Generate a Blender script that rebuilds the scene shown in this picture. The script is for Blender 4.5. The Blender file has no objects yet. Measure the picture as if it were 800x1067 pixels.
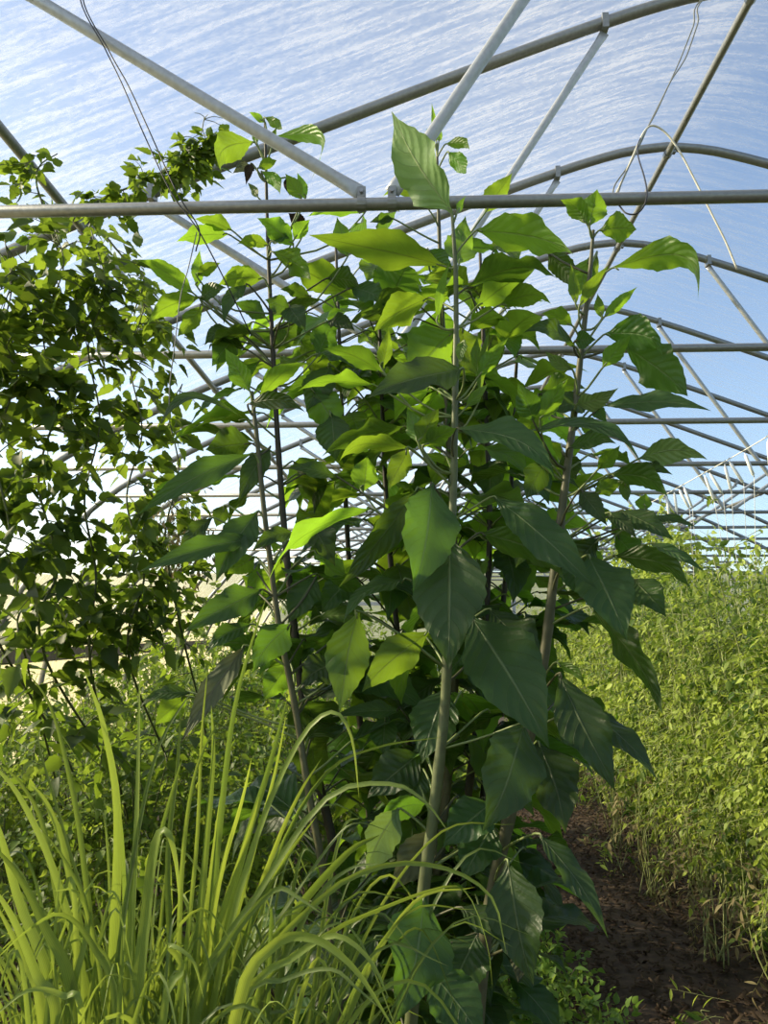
import bpy, math, random
import numpy as np
from mathutils import Vector, Matrix, Euler

random.seed(7)
rng = np.random.default_rng(7)
scn = bpy.context.scene
R = math.radians

# ------------------------------------------------------------------ camera
CAM = Vector((0.0, 0.0, 1.6))
F = 801.0
THETA = 8.77
YAW = 2.15
cam_d = bpy.data.cameras.new('camera')
cam = bpy.data.objects.new('camera', cam_d)
scn.collection.objects.link(cam)
cam.location = CAM
cam.rotation_euler = Euler((R(90 + THETA), 0, R(YAW)), 'XYZ')
cam_d.sensor_fit = 'HORIZONTAL'
cam_d.sensor_width = 36.0
cam_d.lens = 36.0 * F / 800.0
cam_d.clip_start = 0.05
cam_d.clip_end = 500
scn.camera = cam
ROT = cam.rotation_euler.to_matrix()

# ------------------------------------------------------------------ sky, sun, exposure
SUN_DIR = Vector((-0.86, 0.12, 0.47)).normalized()
world = bpy.data.worlds.new('sky')
scn.world = world
world.use_nodes = True
wn = world.node_tree.nodes
wl = world.node_tree.links
wn.clear()
wo = wn.new('ShaderNodeOutputWorld')
wb = wn.new('ShaderNodeBackground')
ws = wn.new('ShaderNodeTexSky')
ws.sky_type = 'NISHITA'
ws.sun_disc = False
ws.sun_elevation = math.asin(SUN_DIR.z)
ws.sun_rotation = math.atan2(SUN_DIR.x, SUN_DIR.y)
ws.air_density = 1.0
ws.dust_density = 0.6
ws.ozone_density = 1.2
wb.inputs['Strength'].default_value = 0.255
wl.new(ws.outputs[0], wb.inputs[0])
wl.new(wb.outputs[0], wo.inputs[0])

sun_d = bpy.data.lights.new('sun', 'SUN')
sun_d.energy = 9.5
sun_d.angle = R(1.2)
sun_d.color = (1.0, 0.84, 0.56)
sun = bpy.data.objects.new('sun', sun_d)
scn.collection.objects.link(sun)
sun.rotation_euler = SUN_DIR.to_track_quat('Z', 'Y').to_euler()
sun.location = SUN_DIR * 30

scn.view_settings.view_transform = 'Standard'
scn.view_settings.look = 'None'
scn.view_settings.gamma = 1
scn.view_settings.use_curve_mapping = False
scn.view_settings.exposure = 0.0

# ------------------------------------------------------------------ helpers
def P(px, py, Y):
    """point of the place seen at photo pixel (px,py) at distance Y along the tunnel"""
    d = ROT @ Vector(((px - 400) / F, -(py - 533.5) / F, -1.0))
    return CAM + d * (Y / d.y)

def tag(o, label=None, cat=None, group=None, kind=None):
    if label: o['label'] = label
    if cat: o['category'] = cat
    if group: o['group'] = group
    if kind: o['kind'] = kind
    return o

def empty(name, loc, label, cat, group=None):
    o = bpy.data.objects.new(name, None)
    o.empty_display_size = 0.1
    o.location = loc
    scn.collection.objects.link(o)
    return tag(o, label, cat, group)

def mesh_obj(name, V, Fc, mat, parent=None, uv=None, tint=None, smooth=True, org=None):
    """link one mesh object; V are world points, stored relative to the thing's base"""
    V = np.asarray(V, float).reshape(-1, 3)
    if org is None:
        r = parent
        while r is not None and r.parent is not None: r = r.parent
        org = np.array(r.location) if r is not None else np.zeros(3)
    me = bpy.data.meshes.new(name)
    W = V - np.asarray(org, float)
    if isinstance(Fc, np.ndarray) and Fc.ndim == 2:
        nf, k = Fc.shape
        me.vertices.add(len(W)); me.vertices.foreach_set('co', W.astype(np.float32).ravel())
        me.loops.add(nf * k); me.loops.foreach_set('vertex_index', Fc.astype(np.int32).ravel())
        me.polygons.add(nf)
        me.polygons.foreach_set('loop_start', (np.arange(nf) * k).astype(np.int32))
        me.update(calc_edges=True)
    else:
        me.from_pydata(W.tolist(), [], [list(map(int, f)) for f in Fc])
    n = len(me.polygons)
    if smooth: me.polygons.foreach_set('use_smooth', np.ones(n, bool))
    if uv is not None or tint is not None:
        li = np.empty(len(me.loops), np.int32); me.loops.foreach_get('vertex_index', li)
    if uv is not None:
        ul = me.uv_layers.new(name='UVMap')
        ul.data.foreach_set('uv', np.asarray(uv, np.float32)[li].ravel())
    if tint is not None:
        at = me.attributes.new('tint', 'FLOAT', 'POINT')
        at.data.foreach_set('value', np.asarray(tint, np.float32))
    me.materials.append(mat)
    me.update()
    o = bpy.data.objects.new(name, me)
    scn.collection.objects.link(o)
    if parent is not None:
        o.parent = parent
    else:
        o.location = org
    return o

def smooth_path(pts, n):
    """Catmull-Rom through the points, n samples"""
    p = np.array([tuple(q) for q in pts], float)
    if len(p) == 2:
        t = np.linspace(0, 1, n)[:, None]
        return p[0] * (1 - t) + p[1] * t
    q = np.vstack([2 * p[0] - p[1], p, 2 * p[-1] - p[-2]])
    seg = len(p) - 1
    out = []
    for s in np.linspace(0, seg, n):
        i = min(int(s), seg - 1); t = s - i
        a, b, c, d = q[i], q[i + 1], q[i + 2], q[i + 3]
        out.append(0.5 * (2 * b + (c - a) * t + (2 * a - 5 * b + 4 * c - d) * t * t + (3 * b - a - 3 * c + d) * t ** 3))
    return np.array(out)

def tube(path, rad, k=8, cap=True):
    path = np.asarray(path, float); n = len(path)
    rad = np.broadcast_to(np.asarray(rad, float), (n,))
    T = np.gradient(path, axis=0); T /= (np.linalg.norm(T, axis=1)[:, None] + 1e-12)
    ref = np.array([0, 0, 1.0]) if abs(T[0][2]) < .9 else np.array([1.0, 0, 0])
    V = []
    u = np.cross(T[0], ref); u /= np.linalg.norm(u)
    ang = np.linspace(0, 2 * np.pi, k, endpoint=False)
    for i in range(n):
        u = u - T[i] * np.dot(u, T[i]); u /= (np.linalg.norm(u) + 1e-12)
        w = np.cross(T[i], u)
        V.append(path[i] + rad[i] * (np.cos(ang)[:, None] * u + np.sin(ang)[:, None] * w))
    V = np.vstack(V)
    Fc = []
    for i in range(n - 1):
        for j in range(k):
            a = i * k + j; b = i * k + (j + 1) % k
            Fc.append((a, b, b + k, a + k))
    if cap:
        Fc.append(tuple(range(k - 1, -1, -1))); Fc.append(tuple((n - 1) * k + j for j in range(k)))
    return V, Fc

def boxm(c, sx, sy, sz, rot=None):
    V = np.array([[x, y, z] for x in (-.5, .5) for y in (-.5, .5) for z in (-.5, .5)]) * np.array([sx, sy, sz])
    if rot is not None: V = V @ np.array(rot).T
    return V + np.array(tuple(c)), [(0, 1, 3, 2), (4, 6, 7, 5), (0, 4, 5, 1), (2, 3, 7, 6), (0, 2, 6, 4), (1, 5, 7, 3)]

def join(parts):
    Vs, Fs, o = [], [], 0
    for V, Fc in parts:
        Vs.append(np.asarray(V)); Fs += [tuple(i + o for i in f) for f in Fc]; o += len(V)
    return np.vstack(Vs), Fs

# ------------------------------------------------------------------ materials
def mat_new(name):
    m = bpy.data.materials.new(name); m.use_nodes = True
    n = m.node_tree.nodes; n.clear()
    out = n.new('ShaderNodeOutputMaterial')
    return m, n, m.node_tree.links, out

def M_simple(name, col, rough=.6, metal=0., bump=0., scale=40., var=.15, spec=.5):
    m, n, l, out = mat_new(name)
    b = n.new('ShaderNodeBsdfPrincipled')
    b.inputs['Roughness'].default_value = rough; b.inputs['Metallic'].default_value = metal
    b.inputs['Specular IOR Level'].default_value = spec
    tc = n.new('ShaderNodeTexCoord'); nz = n.new('ShaderNodeTexNoise')
    nz.inputs['Scale'].default_value = scale; nz.inputs['Detail'].default_value = 4
    l.new(tc.outputs['Object'], nz.inputs['Vector'])
    rp = n.new('ShaderNodeValToRGB')
    rp.color_ramp.elements[0].position = .3; rp.color_ramp.elements[1].position = .7
    rp.color_ramp.elements[0].color = (*[c * (1 - var) for c in col], 1)
    rp.color_ramp.elements[1].color = (*[min(1, c * (1 + var)) for c in col], 1)
    l.new(nz.outputs[0], rp.inputs[0]); l.new(rp.outputs[0], b.inputs['Base Color'])
    if bump:
        bp = n.new('ShaderNodeBump'); bp.inputs['Strength'].default_value = bump; bp.inputs['Distance'].default_value = .01
        l.new(nz.outputs[0], bp.inputs['Height']); l.new(bp.outputs[0], b.inputs['Normal'])
    l.new(b.outputs[0], out.inputs[0])
    return m

def math_node(n, l, op, a, b=None, c=None):
    k = n.new('ShaderNodeMath'); k.operation = op
    for i, v in enumerate((a, b, c)):
        if v is None: continue
        if isinstance(v, (int, float)): k.inputs[i].default_value = v
        else: l.new(v, k.inputs[i])
    return k.outputs[0]

def M_bigleaf(name, top, trans, vein, tfac=.45, nv=9.0, rough=.42, spec=.35):
    """broad leaf: midrib, curved side veins, quilted relief, light coming through"""
    m, n, l, out = mat_new(name)
    uvn = n.new('ShaderNodeUVMap'); sp = n.new('ShaderNodeSeparateXYZ'); l.new(uvn.outputs[0], sp.inputs[0])
    u, v = sp.outputs[0], sp.outputs[1]
    ua = math_node(n, l, 'ABSOLUTE', math_node(n, l, 'SUBTRACT', math_node(n, l, 'MULTIPLY', u, 2.0), 1.0))
    # side veins climb towards the tip
    ph = math_node(n, l, 'SUBTRACT', math_node(n, l, 'MULTIPLY', v, nv), math_node(n, l, 'MULTIPLY', math_node(n, l, 'POWER', ua, 1.25), 1.9))
    fr = math_node(n, l, 'FRACT', ph)
    tri = math_node(n, l, 'ABSOLUTE', math_node(n, l, 'SUBTRACT', fr, .5))      # .5 on the vein, 0 between
    mr = n.new('ShaderNodeMapRange'); mr.inputs[1].default_value = .465; mr.inputs[2].default_value = .5
    mr.interpolation_type = 'SMOOTHSTEP'; l.new(tri, mr.inputs[0])
    mid = n.new('ShaderNodeMapRange'); mid.interpolation_type = 'SMOOTHSTEP'
    mid.inputs[1].default_value = .06; mid.inputs[2].default_value = .015; mid.inputs[3].default_value = 0; mid.inputs[4].default_value = 1
    l.new(ua, mid.inputs[0])
    fade = math_node(n, l, 'MULTIPLY', mr.outputs[0], .42)
    vm = math_node(n, l, 'MAXIMUM', fade, mid.outputs[0])
    tc = n.new('ShaderNodeTexCoord')
    nz = n.new('ShaderNodeTexNoise'); nz.inputs['Scale'].default_value = 14; nz.inputs['Detail'].default_value = 3
    l.new(tc.outputs['Object'], nz.inputs['Vector'])
    oi = n.new('ShaderNodeObjectInfo')
    br = math_node(n, l, 'ADD', math_node(n, l, 'MULTIPLY', nz.outputs[0], .5), math_node(n, l, 'ADD', math_node(n, l, 'MULTIPLY', oi.outputs['Random'], .5), .5))
    def colour(c, cv, hue):
        a = n.new('ShaderNodeMix'); a.data_type = 'RGBA'
        a.inputs[6].default_value = (*c, 1); a.inputs[7].default_value = (*cv, 1)
        l.new(vm, a.inputs[0])
        h = n.new('ShaderNodeHueSaturation'); l.new(a.outputs[2], h.inputs['Color']); l.new(br, h.inputs['Value'])
        l.new(math_node(n, l, 'ADD', .496, math_node(n, l, 'MULTIPLY', oi.outputs['Random'], hue * .7)), h.inputs['Hue'])
        return h.outputs[0]
    b = n.new('ShaderNodeBsdfPrincipled'); b.inputs['Roughness'].default_value = rough
    b.inputs['Specular IOR Level'].default_value = spec
    l.new(colour(top, vein, .03), b.inputs['Base Color'])
    tr = n.new('ShaderNodeBsdfTranslucent')
    l.new(colour(trans, tuple(c * .55 for c in trans), .03), tr.inputs[0])
    relief = math_node(n, l, 'SUBTRACT', math_node(n, l, 'MULTIPLY', math_node(n, l, 'COSINE', math_node(n, l, 'MULTIPLY', tri, 6.283)), .22), vm)
    n2 = n.new('ShaderNodeTexNoise'); n2.inputs['Scale'].default_value = 120; n2.inputs['Detail'].default_value = 2
    l.new(tc.outputs['Object'], n2.inputs['Vector'])
    hh = math_node(n, l, 'ADD', relief, math_node(n, l, 'MULTIPLY', n2.outputs[0], .35))
    bp = n.new('ShaderNodeBump'); bp.inputs['Strength'].default_value = .7; bp.inputs['Distance'].default_value = .005
    l.new(hh, bp.inputs['Height'])
    l.new(bp.outputs[0], b.inputs['Normal'])
    mx = n.new('ShaderNodeMixShader'); mx.inputs[0].default_value = tfac
    l.new(b.outputs[0], mx.inputs[1]); l.new(tr.outputs[0], mx.inputs[2]); l.new(mx.outputs[0], out.inputs[0])
    return m

def M_foliage(name, dark, light, trans_dark, trans_light, tfac=.45, rough=.5, spec=.3):
    """small leaves, each with its own tint"""
    m, n, l, out = mat_new(name)
    at = n.new('ShaderNodeAttribute'); at.attribute_name = 'tint'
    def mixc(a, c):
        x = n.new('ShaderNodeMix'); x.data_type = 'RGBA'
        x.inputs[6].default_value = (*a, 1); x.inputs[7].default_value = (*c, 1)
        l.new(at.outputs['Fac'], x.inputs[0]); return x.outputs[2]
    b = n.new('ShaderNodeBsdfPrincipled'); b.inputs['Roughness'].default_value = rough
    b.inputs['Specular IOR Level'].default_value = spec
    l.new(mixc(dark, light), b.inputs['Base Color'])
    tr = n.new('ShaderNodeBsdfTranslucent'); l.new(mixc(trans_dark, trans_light), tr.inputs[0])
    mx = n.new('ShaderNodeMixShader'); mx.inputs[0].default_value = tfac
    l.new(b.outputs[0], mx.inputs[1]); l.new(tr.outputs[0], mx.inputs[2]); l.new(mx.outputs[0], out.inputs[0])
    return m

def M_film(name):
    """polythene cover: clear film clouded by streaks of condensation"""
    m, n, l, out = mat_new(name)
    uv = n.new('ShaderNodeUVMap')
    def noise(sx, sy, scale, detail=3, rough=.5, dist=0):
        mp = n.new('ShaderNodeMapping'); mp.inputs['Scale'].default_value = (sx, sy, 1); l.new(uv.outputs[0], mp.inputs[0])
        z = n.new('ShaderNodeTexNoise'); z.inputs['Scale'].default_value = scale; z.inputs['Detail'].default_value = detail
        z.inputs['Roughness'].default_value = rough; z.inputs['Distortion'].default_value = dist
        l.new(mp.outputs[0], z.inputs['Vector']); return z.outputs[0]
    st = noise(2.4, 24, 1.0, 4, .6, .35)
    dr = noise(26, 60, 1.0, 3, .7)
    big = noise(.5, .5, 1.0, 2)
    s = math_node(n, l, 'ADD', math_node(n, l, 'MULTIPLY', st, .62), math_node(n, l, 'MULTIPLY', dr, .38))
    r = n.new('ShaderNodeMapRange'); r.interpolation_type = 'SMOOTHSTEP'
    r.inputs[1].default_value = .40; r.inputs[2].default_value = .64; r.inputs[3].default_value = .12; r.inputs[4].default_value = .33
    l.new(s, r.inputs[0])
    fac = math_node(n, l, 'MULTIPLY', r.outputs[0], math_node(n, l, 'ADD', .55, math_node(n, l, 'MULTIPLY', big, .9)))
    geo = n.new('ShaderNodeTexCoord'); sz = n.new('ShaderNodeSeparateXYZ'); l.new(geo.outputs['Object'], sz.inputs[0])
    low = n.new('ShaderNodeMapRange'); low.interpolation_type = 'SMOOTHSTEP'
    low.inputs[1].default_value = 3.0; low.inputs[2].default_value = 1.2; low.inputs[3].default_value = 0; low.inputs[4].default_value = .30
    l.new(sz.outputs[2], low.inputs[0])
    fac = math_node(n, l, 'ADD', fac, low.outputs[0])
    tp = n.new('ShaderNodeBsdfTransparent'); tp.inputs[0].default_value = (.93, .95, .96, 1)
    tl = n.new('ShaderNodeBsdfTranslucent'); 
    cm = n.new('ShaderNodeMix'); cm.data_type = 'RGBA'; cm.inputs[6].default_value = (.93, .92, .87, 1); cm.inputs[7].default_value = (.90, .83, .52, 1)
    l.new(math_node(n, l, 'MULTIPLY', low.outputs[0], 3.33), cm.inputs[0]); l.new(cm.outputs[2], tl.inputs[0])
    df = n.new('ShaderNodeBsdfDiffuse'); df.inputs[0].default_value = (.8, .82, .82, 1)
    mx0 = n.new('ShaderNodeMixShader'); mx0.inputs[0].default_value = .3
    l.new(tl.outputs[0], mx0.inputs[1]); l.new(df.outputs[0], mx0.inputs[2])
    mx = n.new('ShaderNodeMixShader'); l.new(fac, mx.inputs[0])
    l.new(tp.outputs[0], mx.inputs[1]); l.new(mx0.outputs[0], mx.inputs[2])
    l.new(mx.outputs[0], out.inputs[0])
    return m

MT = {}
MT['film'] = M_film('polythene_film')
MT['steel'] = M_simple('galvanised_steel', (.27, .275, .265), .42, .55, .05, 60, .12)
MT['steel_pale'] = M_simple('galvanised_strut', (.42, .44, .45), .45, .45, .05, 50, .12)
MT['bolt'] = M_simple('bolt_steel', (.30, .30, .30), .35, .8)
MT['wood'] = M_simple('board_timber', (.16, .12, .07), .8, 0, .3, 12, .25)
MT['soil'] = M_simple('soil', (.055, .036, .022), .95, 0, .9, 18, .45)
MT['chip'] = M_foliage('mulch', (.035, .022, .013), (.14, .10, .065), (.03, .02, .01), (.05, .03, .02), .05, .9, .2)
MT['lawn'] = M_simple('outside_grass', (.16, .18, .06), .95, 0, .5, 3, .3)
MT['big'] = M_bigleaf('broad_leaf', (.036, .070, .023), (.19, .34, .022), (.15, .20, .085), .36)
MT['young_lit'] = M_bigleaf('young_lit_leaf', (.080, .145, .034), (.36, .58, .03), (.20, .27, .10), .46, 8)  # brighter broad leaf: young leaves, and sun shining through put into the colour
MT['pale'] = M_bigleaf('pale_lit_leaf', (.17, .24, .10), (.26, .40, .06), (.32, .38, .2), .35, 8, .5)  # palest broad leaf: sunlit faces put into the colour, plus the fallen leaf
MT['wither'] = M_bigleaf('withered_leaf', (.10, .11, .06), (.12, .13, .05), (.15, .14, .1), .3, 8, .7, .2)
MT['dead'] = M_bigleaf('dead_leaf', (.035, .022, .014), (.03, .02, .01), (.05, .03, .02), .2, 8, .8, .2)
MT['stem_green'] = M_simple('stem_green', (.105, .125, .05), .5, 0, .15, 30, .25)
MT['stem_mid'] = M_simple('stem_olive', (.085, .085, .038), .55, 0, .15, 30, .25)
MT['stem_dark'] = M_simple('stem_brown', (.036, .032, .018), .6, 0, .2, 30, .25)
MT['petiole'] = M_simple('petiole_green', (.16, .21, .07), .5, 0, 0, 30, .2)
MT['petiole_dark'] = M_simple('petiole_dark', (.07, .075, .035), .55, 0, 0, 30, .2)
MT['vine'] = M_foliage('vine_leaf', (.022, .046, .012), (.085, .14, .025), (.09, .17, .012), (.38, .54, .04), .44)
MT['vine_stem'] = M_simple('vine_stem', (.09, .11, .035), .6, 0, 0, 30, .25)
MT['tom'] = M_foliage('tomato_leaf', (.040, .090, .014), (.40, .50, .085), (.12, .24, .015), (.56, .66, .09), .42)
MT['bush'] = M_foliage('bush_leaf', (.042, .085, .014), (.20, .29, .05), (.16, .30, .02), (.48, .60, .07), .45)
MT['dry'] = M_foliage('dry_leaf', (.10, .085, .04), (.30, .26, .14), (.12, .10, .04), (.25, .2, .1), .3, .8, .1)
MT['cover'] = M_foliage('ground_leaf', (.07, .15, .03), (.18, .30, .06), (.2, .36, .04), (.4, .55, .08), .42)
MT['tstem'] = M_simple('tomato_stem', (.24, .27, .10), .6, 0, 0, 30, .25)
MT['twine'] = M_simple('twine', (.75, .74, .68), .8, 0, 0, 30, .1)
MT['hook'] = M_simple('white_plastic', (.80, .81, .78), .4, 0, 0, 30, .05)
MT['wire_black'] = M_simple('black_wire', (.02, .02, .022), .5, 0, 0, 30, .1)
MT['wire_grey'] = M_simple('grey_cord', (.18, .19, .17), .6, 0, 0, 30, .1)
MT['hose'] = M_simple('pale_cord', (.62, .60, .50), .6, 0, 0, 30, .1)

def M_blade():
    m, n, l, out = mat_new('grass_blade')
    uv = n.new('ShaderNodeUVMap'); sp = n.new('ShaderNodeSeparateXYZ'); l.new(uv.outputs[0], sp.inputs[0])
    w = math_node(n, l, 'SINE', math_node(n, l, 'MULTIPLY', sp.outputs[0], 44.0))
    oi = n.new('ShaderNodeObjectInfo')
    f = math_node(n, l, 'ADD', math_node(n, l, 'MULTIPLY', w, .12), oi.outputs['Random'])
    def mixc(a, c):
        x = n.new('ShaderNodeMix'); x.data_type = 'RGBA'
        x.inputs[6].default_value = (*a, 1); x.inputs[7].default_value = (*c, 1)
        l.new(f, x.inputs[0]); return x.outputs[2]
    b = n.new('ShaderNodeBsdfPrincipled'); b.inputs['Roughness'].default_value = .45
    b.inputs['Specular IOR Level'].default_value = .35
    l.new(mixc((.085, .13, .045), (.25, .34, .065)), b.inputs['Base Color'])
    tr = n.new('ShaderNodeBsdfTranslucent'); l.new(mixc((.17, .27, .03), (.44, .54, .06)), tr.inputs[0])
    mx = n.new('ShaderNodeMixShader'); mx.inputs[0].default_value = .45
    l.new(b.outputs[0], mx.inputs[1]); l.new(tr.outputs[0], mx.inputs[2]); l.new(mx.outputs[0], out.inputs[0])
    return m
MT['blade'] = M_blade()

# ------------------------------------------------------------------ the tunnel (setting)
RX = 1.63                 # ridge line
RZ = CAM.z + 3.04
S = 1.22                  # spacing of the arches
Y0 = 2.10                 # first arch in view
PROF = [(0, 0)] + [(t, .40 * (math.sqrt(t * t + .16) - .40)) for t in (.25, .5, .75, 1.0, 1.4, 1.8, 2.3, 2.8)] + [(3.35, 1.20), (3.78, 1.41),
        (4.27, 1.66), (4.63, 1.93), (4.93, 2.28), (5.23, 2.66), (5.46, 3.10), (5.57, 3.5), (5.6, 3.9), (5.6, RZ)]
half = smooth_path([(a, -b, 0) for a, b in PROF], 46)
half[0, 1] = 0
def drop_at(t):
    return float(np.interp(abs(t), half[:, 0], -half[:, 1]))
prof = np.vstack([np.column_stack([-half[::-1, 0], half[::-1, 1]]), np.column_stack([half[1:, 0], half[1:, 1]])])
YA, YB = Y0 - 5 * S, Y0 + 15 * S

def arch_points(Y, off=0.0):
    p = prof.copy()
    if off:
        T = np.gradient(p, axis=0); T /= np.linalg.norm(T, axis=1)[:, None]
        p = p + off * np.column_stack([-T[:, 1], T[:, 0]])
    return np.column_stack([RX + p[:, 0], np.full(len(p), Y), RZ + p[:, 1]])

# cover
a = arch_points(0, .05)
sarc = np.concatenate([[0], np.cumsum(np.linalg.norm(np.diff(a[:, [0, 2]], axis=0), axis=1))])
ys = np.linspace(YA, YB, 47)
V, UV, Fc = [], [], []
for y in ys:
    for (x, _, z), s in zip(a, sarc):
        V.append((x, y, z)); UV.append((s, y))
n_ = len(a)
for i in range(len(ys) - 1):
    for j in range(n_ - 1):
        Fc.append((i * n_ + j, i * n_ + j + 1, (i + 1) * n_ + j + 1, (i + 1) * n_ + j))
tag(mesh_obj('ceiling', V, np.array(Fc), MT['film'], uv=UV), kind='structure')
for nm, y in (('wall_back', YB + .02), ('wall_front', YA - .02)):
    pts = arch_points(y, .05)
    cen = len(pts)
    V = np.vstack([pts, [[RX, y, 0]]])
    tag(mesh_obj(nm, V, [(i, i + 1, cen) for i in range(len(pts) - 1)] , MT['film'], uv=V[:, [0, 2]], smooth=False), kind='structure')

# ground
def ground(name, x0, x1, y0, y1, nx, ny, amp, mat, z0=0.0, f=3.0, added_bank=0.0):
    xs = np.linspace(x0, x1, nx); yy = np.linspace(y0, y1, ny)
    X, Yg = np.meshgrid(xs, yy)
    Z = z0 + amp * (np.sin(X * f + 1.3 * np.sin(Yg * 1.7)) * np.sin(Yg * f * .9 + np.cos(X * 2.1)) + .6 * rng.normal(size=X.shape) * .5)
    if added_bank:  # unseen rise added to cover the bright horizon sky behind the film
        dd = np.clip((np.maximum(np.abs(X - RX) - 10, Yg - 32) ) / 22, 0, 1)
        Z = Z + added_bank * dd * dd * (3 - 2 * dd)
    V = np.column_stack([X.ravel(), Yg.ravel(), Z.ravel()])
    idx = np.arange(nx * ny).reshape(ny, nx)
    Fq = np.stack([idx[:-1, :-1], idx[:-1, 1:], idx[1:, 1:], idx[1:, :-1]], -1).reshape(-1, 4)
    return tag(mesh_obj(name, V, Fq, mat), kind='structure')
ground('floor', RX - 5.7, RX + 5.7, YA - .1, YB + .1, 120, 240, .012, MT['soil'])
ground('ground_outside', -90, 90, -70, 130, 50, 50, .15, MT['lawn'], -.35, .4, 6.0)  # lawn with an added rise that keeps low sky off the film

# hip boards along both sides
for i, sx in enumerate((-1, 1)):
    x = RX + sx * 5.50
    V, Fc = boxm((x, (YA + YB) / 2, 1.35), .04, YB - YA, .14)
    tag(mesh_obj('trim_%d' % (i + 1), V, Fc, MT['wood'], smooth=False), kind='structure')
    V, Fc = boxm((RX + sx * 5.66, (YA + YB) / 2, .12), .04, YB - YA, .30)
    tag(mesh_obj('baseboard_%s' % ('left' if sx < 0 else 'right'), V, Fc, MT['wood'], smooth=False), kind='structure')
# end frame
parts = []
for dx in (-3.2, -1.0, 1.0, 3.2):
    parts.append(boxm((RX + dx, YB - .05, (RZ - drop_at(dx)) / 2), .09, .09, RZ - drop_at(dx)))
for z in (1.1, 2.3, 3.2):
    w = 2 * float(np.interp(RZ - z, -half[:, 1], half[:, 0]))
    parts.append(boxm((RX, YB - .05, z), w, .06, .09))
V, Fc = join(parts)
tag(mesh_obj('trim_3', V, Fc, MT['steel_pale'], smooth=False), kind='structure')

# ------------------------------------------------------------------ arched trusses
ORD = ['first', 'second', 'third', 'fourth', 'fifth', 'sixth', 'seventh', 'eighth', 'ninth', 'tenth', 'eleventh', 'twelfth',
       'thirteenth', 'fourteenth', 'fifteenth', 'sixteenth', 'seventeenth', 'eighteenth', 'nineteenth']
TZ = CAM.z + 1.243        # height of the cross tubes
def truss(i):
    Y = Y0 + i * S
    lab = {0: 'nearest steel arch, its cross tube running in front of the tall plants',
           1: 'second steel arch, its curve sweeping from the vine at left over the top right corner'}.get(
           i, 'steel tunnel arch with cross tube, %s from the camera' % ORD[max(i, 0)])
    if i < 0: lab = 'steel tunnel arch standing behind the camera'
    r = empty('arch_truss', (RX, Y, TZ), lab, 'tunnel frame', 'steel arches of the tunnel')
    V, Fc = tube(arch_points(Y), .029, 10 if i < 4 else 8)
    mesh_obj('hoop', V, Fc, MT['steel'], r)
    xe = float(np.interp(RZ - TZ, -half[:, 1], half[:, 0]))
    V, Fc = tube([(RX - xe, Y, TZ), (RX - xe * .3, Y, TZ), (RX + xe * .3, Y, TZ), (RX + xe, Y, TZ)], .0185, 12)
    mesh_obj('cross_tube', V, Fc, MT['steel'], r)
    for sx in (-1, 1):
        for xb, xt in ((1.775, 2.85), (1.685, .70)):
            p0 = np.array((RX + sx * xb, Y, TZ + .035)); p1 = np.array((RX + sx * xt, Y, RZ - drop_at(xt) - .055))
            d = (p1 - p0) / np.linalg.norm(p1 - p0); L = np.linalg.norm(p1 - p0)
            q = np.array([p0 + d * L * t for t in (0, .018, .04, .075, .5, .94, .97, .985, 1)])
            V, Fc = tube(q, [.019] * 9, 10)
            # flattened, bolted ends
            k = 10
            for m_, sc in ((0, .18), (1, .22), (2, .6), (7, .5), (8, .2)):
                V[m_ * k:(m_ + 1) * k, 1] = Y + (V[m_ * k:(m_ + 1) * k, 1] - Y) * sc
                wide = 1 + .35 * (1 - sc)
                seg = V[m_ * k:(m_ + 1) * k] - q[m_]
                V[m_ * k:(m_ + 1) * k, 0] = q[m_][0] + seg[:, 0] * wide
                V[m_ * k:(m_ + 1) * k, 2] = q[m_][2] + seg[:, 2] * wide
            s = mesh_obj('strut', V, Fc, MT['steel_pale'], r)
            # clamp round the cross tube with an ear and two bolts
            xc = RX + sx * xb
            ring = [(xc - .012, Y, TZ), (xc + .012, Y, TZ)]
            pr = [tube(ring, .0225, 12), boxm((xc, Y - .006, TZ + .028), .024, .006, .05), boxm((xc, Y + .006, TZ + .028), .024, .006, .05)]
            V, Fc = join(pr); mesh_obj('clamp', V, Fc, MT['steel'], r, smooth=False)
            if i < 3:
                pr = [tube([(xc, Y - .018, TZ + z), (xc, Y + .016, TZ + z)], .0065, 6) for z in (.004, .036)]
                V, Fc = join(pr); mesh_obj('bolt', V, Fc, MT['bolt'], r, smooth=False)
            # clip on the hoop
            xt2 = RX + sx * xt
            pr = [boxm((xt2, Y, RZ - drop_at(xt) - .01), .03, .068, .075)]
            V, Fc = join(pr); mesh_obj('hoop_clip', V, Fc, MT['steel'], r, smooth=False)
    return r
for i in range(-3, 15): truss(i)

for dx, lab in ((0.0, 'ridge tube running away along the top of the tunnel'), (-3.17, 'long tube under the left roof slope, vine growing over it'),
                (3.17, 'long tube under the right roof slope')):
    z = RZ - drop_at(dx) - .052
    V, Fc = tube([(RX + dx, YA, z), (RX + dx, 4, z), (RX + dx, 12, z), (RX + dx, YB, z)], .021, 10)
    r = tag(mesh_obj('purlin', V, Fc, MT['steel'], org=(RX + dx, YA, z)), lab, 'tube', 'long tubes under the cover')
    for i in range(0, 8):
        Y = Y0 + i * S
        pr = [tube([(RX + dx, Y - .015, z), (RX + dx, Y + .015, z)], .027, 10), boxm((RX + dx + .035, Y, z + .012), .03, .03, .012)]
        V, Fc = join(pr); mesh_obj('clamp', V, Fc, MT['steel'], r, smooth=False, org=(RX + dx, YA, z))

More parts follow.
